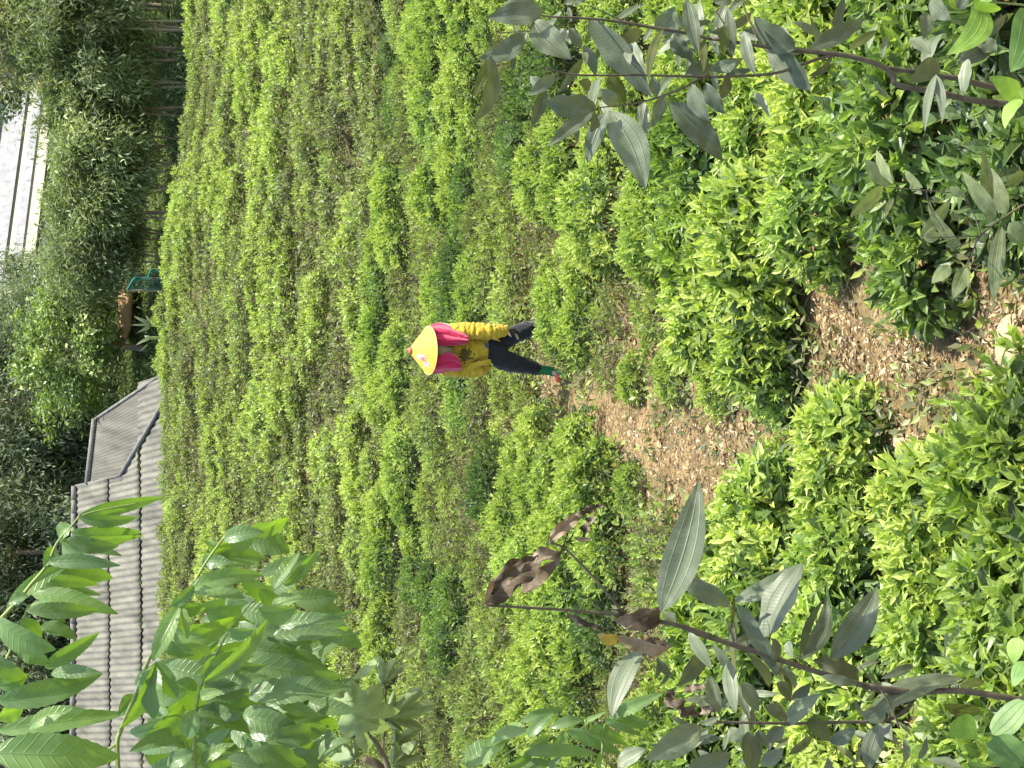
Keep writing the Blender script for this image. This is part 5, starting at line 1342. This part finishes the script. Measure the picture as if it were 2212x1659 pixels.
# ---- lobed plant at the photo's bottom edge
def lobed(mb, fr, centre, tips, Y, tint, seed):
    """palm-shaped leaf: every lobe runs from the common base, notched between"""
    rs = np.random.default_rng(seed); c2_ = np.array(centre, float)
    ang = [(math.atan2(t[1] - c2_[1], t[0] - c2_[0]), t) for t in tips]; ang.sort()
    out = []
    m = len(ang)
    for i, (a, t) in enumerate(ang):
        a2, t2 = ang[(i + 1) % m]
        da_ = (a2 - a) % (2 * math.pi)
        t = np.array(t, float); l1 = np.linalg.norm(t - c2_); l2 = np.linalg.norm(np.array(t2) - c2_)
        out.append(t)
        def on(an, l): return c2_ + l * np.array([math.cos(an), math.sin(an)])
        if da_ < 2.4:
            out += [on(a + .14 * da_, l1 * .90), on(a + .32 * da_, l1 * .80), on(a + .5 * da_, min(l1, l2) * .66), on(a + .68 * da_, l2 * .80), on(a + .86 * da_, l2 * .90)]
        else:
            out += [on(a + .1, l1 * .7), on(a + .5, l1 * .35), c2_ + rs.normal(0, 4, 2), on(a2 - .5, l2 * .35), on(a2 - .1, l2 * .7)]
    n = len(out); V = [at(*fr(*c2_), Y)]; UV = [(.5, 0)]
    tl_, td = rs.uniform(-.03, .03), rs.uniform(-.03, .03)
    for f in (.35, .7, 1.0):
        for i, q in enumerate(out):
            p = c2_ + (q - c2_) * f
            ridge = .0022 if i % 6 == 0 else -.0015 if i % 6 == 3 else 0
            dy = tl_ * (p[0] - c2_[0]) / 300 + td * (p[1] - c2_[1]) / 300 - ridge * f + .008 * f * f * math.sin(i * 1.1 + seed) + .025 * f * f
            V.append(at(*fr(*p), Y + dy)); UV.append((.5 + (0 if i % 6 == 0 else .25 if i % 6 in (1, 5) else .45) * f, f))
    fs = [(0, 1 + (i + 1) % n, 1 + i) for i in range(n)]; qs = []
    for r_ in range(2):
        for i in range(n):
            a = 1 + r_ * n + i; b_ = 1 + r_ * n + (i + 1) % n; qs.append((a, b_, b_ + n, a + n))
    mb.add(np.array(V), [np.array(fs), np.array(qs)], tint, np.array(UV))
r4 = plant_root('lobed_plant', 860, 1900, 1.9, 'pale green plant with palm-shaped lobed leaves at the photo bottom edge', 'plant')
b = MB()
lobed(b, FL, (660, 1335), [(620, 1085), (815, 1105), (935, 1290), (875, 1395), (720, 1560), (565, 1470)], 1.88, .7, 1)
lobed(b, FL, (828, 1115), [(790, 925), (900, 945), (962, 985), (770, 1040), (885, 1100)], 1.95, .5, 2)
lobed(b, FL, (845, 1345), [(890, 1155), (1085, 1130), (1175, 1240), (1090, 1400), (960, 1430)], 1.96, .5, 3)
lobed(b, FL, (905, 1500), [(900, 1390), (1080, 1400), (1060, 1490), (960, 1560)], 1.98, .55, 4)
lobed(b, FL, (880, 1640), [(910, 1480), (1050, 1500), (1080, 1580), (1000, 1700)], 1.94, .6, 5)
lobed(b, FL, (640, 1600), [(560, 1490), (640, 1480), (700, 1560), (560, 1660), (480, 1600)], 1.99, .5, 6)
put(b, FL, [(650, 1080, 800, 930, 60, dict(tint=.9)), (540, 1210, 565, 1100, 60, dict(tint=.8)), (905, 920, 945, 865, 40, dict(tint=.8)), (960, 945, 1060, 870, 45, dict(tint=.9)), (960, 1560, 1040, 1480, 70, dict(tint=.9))], 1.9, dict(kind='ovate', wave=.08))
keep(b.obj('foliage', M['lobed'], smooth=True), r4)
b = MB()
stems(b, FL, [[(740, 1450, 22), (800, 1530, 30), (850, 1640, 40), (880, 1760, 50)], [(700, 1600, 40, .03), (780, 1640, 70, .03), (840, 1760, 90, .03)], [(740, 1450, 14), (660, 1340, 10)], [(830, 1115, 9, .06), (840, 1230, 10, .06), (835, 1400, 12, .06), (820, 1540, 14, .03)], [(845, 1345, 9, .07), (840, 1450, 12, .05)]], 1.9)
down_to_ground(b, at(*FL(880, 1760), 1.9), .006, (-.40, -.15)); keep(b.obj('stem', M['stem'], smooth=True), r4)

# ---- low toothed spray at the bottom edge, right of the lobed plant
r5 = plant_root('toothed_sprig', 1250, 1900, 1.8, 'mid-green sprig of toothed pointed leaflets at the middle of the photo bottom edge', 'plant')
b = MB(); E2 = dict(E); E2['tint'] = .45
put(b, FS, [(1220, 820, 860, 905, 130, dict(tint=.4)), (1240, 830, 1420, 740, 60, li), (1265, 920, 1610, 1060, 190, me_), (1430, 840, 1840, 885, 170, me_), (1060, 930, 1535, 1165, 185, dict(tint=.3)), (1040, 930, 895, 1140, 110, me_), (690, 990, 900, 750, 150, me_), (600, 840, 1010, 715, 110, me_),
            (320, 1050, 680, 940, 140, me_), (90, 1280, 420, 1030, 250, dict(tint=.55)), (250, 1280, 500, 1000, 90, li), (450, 1290, 720, 1090, 100, me_), (640, 1150, 1310, 1165, 160, me_), (490, 910, 640, 880, 90, dict(tint=.9)), (700, 1090, 870, 960, 120, me_), (900, 1300, 1000, 1170, 90, me_), (1330, 1280, 1370, 1130, 70, dict(tint=.9)), (600, 1260, 900, 1250, 130, da),
            (1470, 800, 1970, 550, 150, dict(tint=.75, serr=.2)), (1500, 790, 1800, 590, 70, dict(tint=.8)), (1440, 850, 1760, 980, 90, da)], 1.8, E2)
keep(b.obj('foliage', M['elder'], smooth=True), r5)
b = MB(); stems(b, FS, [[(1240, 820, 16), (1265, 940, 18), (1400, 1030, 20), (1380, 1280, 24), (1330, 1420, 28)], [(1400, 1030, 12), (1420, 900, 10), (1440, 845, 8)], [(300, 1420, 22), (450, 1180, 16), (700, 1040, 12), (1040, 930, 8)]], 1.82)
down_to_ground(b, at(*FS(1330, 1420), 1.82), .003, (-.3, -.1)); keep(b.obj('stem', M['stemgreen'], smooth=True), r5)

# ---- drooping ribbed weed near the right edge
YW = 2.6
r6 = plant_root('ribbed_weed', 2190, 480, YW, 'drooping dusty weed with long ribbed leaves near the photo right edge', 'plant')
b = MB()
put(b, FH, [(1160, 850, 1100, 1450, 135, dict(tint=.45)), (1040, 810, 1012, 245, 110, dict(tint=.5)), (1110, 800, 855, 435, 135, dict(tint=.6)), (1195, 770, 1080, 410, 175, dict(tint=.15)), (1220, 830, 1420, 960, 200, dict(tint=.7)), (850, 1020, 590, 690, 90, dict(tint=.6, wave=.05)), (530, 945, 775, 635, 115, dict(tint=.9)), (255, 555, -10, 790, 110, dict(tint=.8)),
            (330, 530, 105, 345, 150, dict(tint=.75)), (325, 530, 195, 270, 75, dict(tint=.9, wave=.1)), (420, 430, 555, 565, 65, dict(tint=.5)), (760, 560, 885, 625, 80, dict(tint=.2)), (880, 1175, 780, 1420, 125, dict(tint=.4)), (760, 1160, 620, 1300, 120, dict(tint=.5)), (730, 1010, 840, 960, 80, dict(tint=.6)), (1060, 960, 1100, 1110, 70, dict(tint=.6)), (330, 640, 260, 800, 50, dict(tint=.7)),
            (1210, 560, 1331, 440, 90, dict(tint=.6)), (560, 950, 690, 930, 100, dict(tint=.85)), (880, 1180, 900, 1330, 60, dict(tint=.4))], YW, dict(kind='lance', fold=.25, wave=.02))
keep(b.obj('foliage', M['weedleaf'], smooth=True), r6)
b = MB(); stems(b, FH, [[(1400, 660, 18), (1240, 750, 18), (1000, 930, 16), (930, 1080, 14), (880, 1180, 10)], [(1000, 930, 12), (780, 1040, 10), (730, 1010, 7)], [(1000, 935, 12), (540, 950, 8)], [(850, 600, 12), (750, 600, 11), (400, 570, 10), (250, 555, 7)], [(580, 590, 12), (610, 720, 12), (720, 900, 10)], [(1000, 930, 14), (950, 780, 12), (850, 600, 11)], [(1400, 660, 18), (1560, 620, 18)]], YW)
down_to_ground(b, at(*FH(1560, 620), YW), .004, (.05, .05)); keep(b.obj('stem', M['stem'], smooth=True), r6)

# blades of the far plant
b = MB()
for (bx, by, tx, ty, w) in ((460, 775, 300, 700, 40), (460, 775, 270, 780, 24), (460, 775, 410, 690, 22), (455, 900, 320, 970, 34), (450, 800, 330, 850, 36), (450, 780, 380, 830, 30), (430, 960, 350, 1035, 14), (455, 910, 400, 880, 40)):
    p0, p1 = at(219.4 + .2315 * bx, 521 + .2315 * by, 43.0), at(219.4 + .2315 * tx, 521 + .2315 * ty, 43.1)
    fleaf(b, p0, p1, w * .2315 * 43 / F, random.uniform(-.4, .4), .08, kind='blade', tint=random.uniform(.4, .9), seed=int(tx))
keep(b.obj('blades', M['weedleaf'], smooth=True), bp)
b = MB(); q = at(219.4 + .2315 * 462, 521 + .2315 * 780, 43.05); tube(b, [q, np.array([q[0], q[1], float(gz(q[0], q[1])) - .1])], .05, 6)
q = at(219.4 + .2315 * 455, 521 + .2315 * 905, 43.05); tube(b, [q, np.array([q[0], q[1], float(gz(q[0], q[1])) - .1])], .05, 6)
keep(b.obj('stem', M['stemgreen']), bp)

# ------------------------------------------------------------------ light, sky, camera
SUN = nrm(np.array([0.50, 0.02, 1.0]))
el = math.asin(SUN[2]); az = math.atan2(SUN[0], SUN[1])
w = bpy.data.worlds.new('World'); SC.world = w; w.use_nodes = True
nt = w.node_tree; nt.nodes.clear()
sky = nt.nodes.new('ShaderNodeTexSky'); sky.sky_type = 'NISHITA'; sky.sun_disc = False
sky.sun_elevation = el; sky.sun_rotation = az; sky.air_density = 1.2; sky.dust_density = 2.0
bg = nt.nodes.new('ShaderNodeBackground'); bg.inputs[1].default_value = 0.15
wo_ = nt.nodes.new('ShaderNodeOutputWorld'); nt.links.new(sky.outputs[0], bg.inputs[0]); nt.links.new(bg.outputs[0], wo_.inputs[0])
sl = bpy.data.lights.new('sun', 'SUN'); sl.energy = 4.3; sl.angle = R(0.55); sl.color = (1.0, .94, .84)
so2 = bpy.data.objects.new('sun', sl); COL.objects.link(so2); so2.rotation_euler = Vector(-SUN).to_track_quat('-Z', 'Y').to_euler()

cam = bpy.data.cameras.new('camera'); co = bpy.data.objects.new('camera', cam); COL.objects.link(co)
cam.sensor_width = 36; cam.lens = 36 * F / 2212; cam.clip_start = .05; cam.clip_end = 2000
Mx = Matrix(((-UP[0], RT[0], -FW[0], CAM[0]), (-UP[1], RT[1], -FW[1], CAM[1]), (-UP[2], RT[2], -FW[2], CAM[2]), (0, 0, 0, 1)))
co.matrix_world = Mx
SC.camera = co
SC.render.engine = 'CYCLES'
SC.cycles.max_bounces = 6; SC.cycles.diffuse_bounces = 4; SC.cycles.glossy_bounces = 2; SC.cycles.transmission_bounces = 4; SC.cycles.transparent_max_bounces = 8
SC.cycles.use_denoising = True
SC.view_settings.view_transform = 'Standard'; SC.view_settings.look = 'None'; SC.view_settings.exposure = 1.38; SC.view_settings.gamma = 1.0
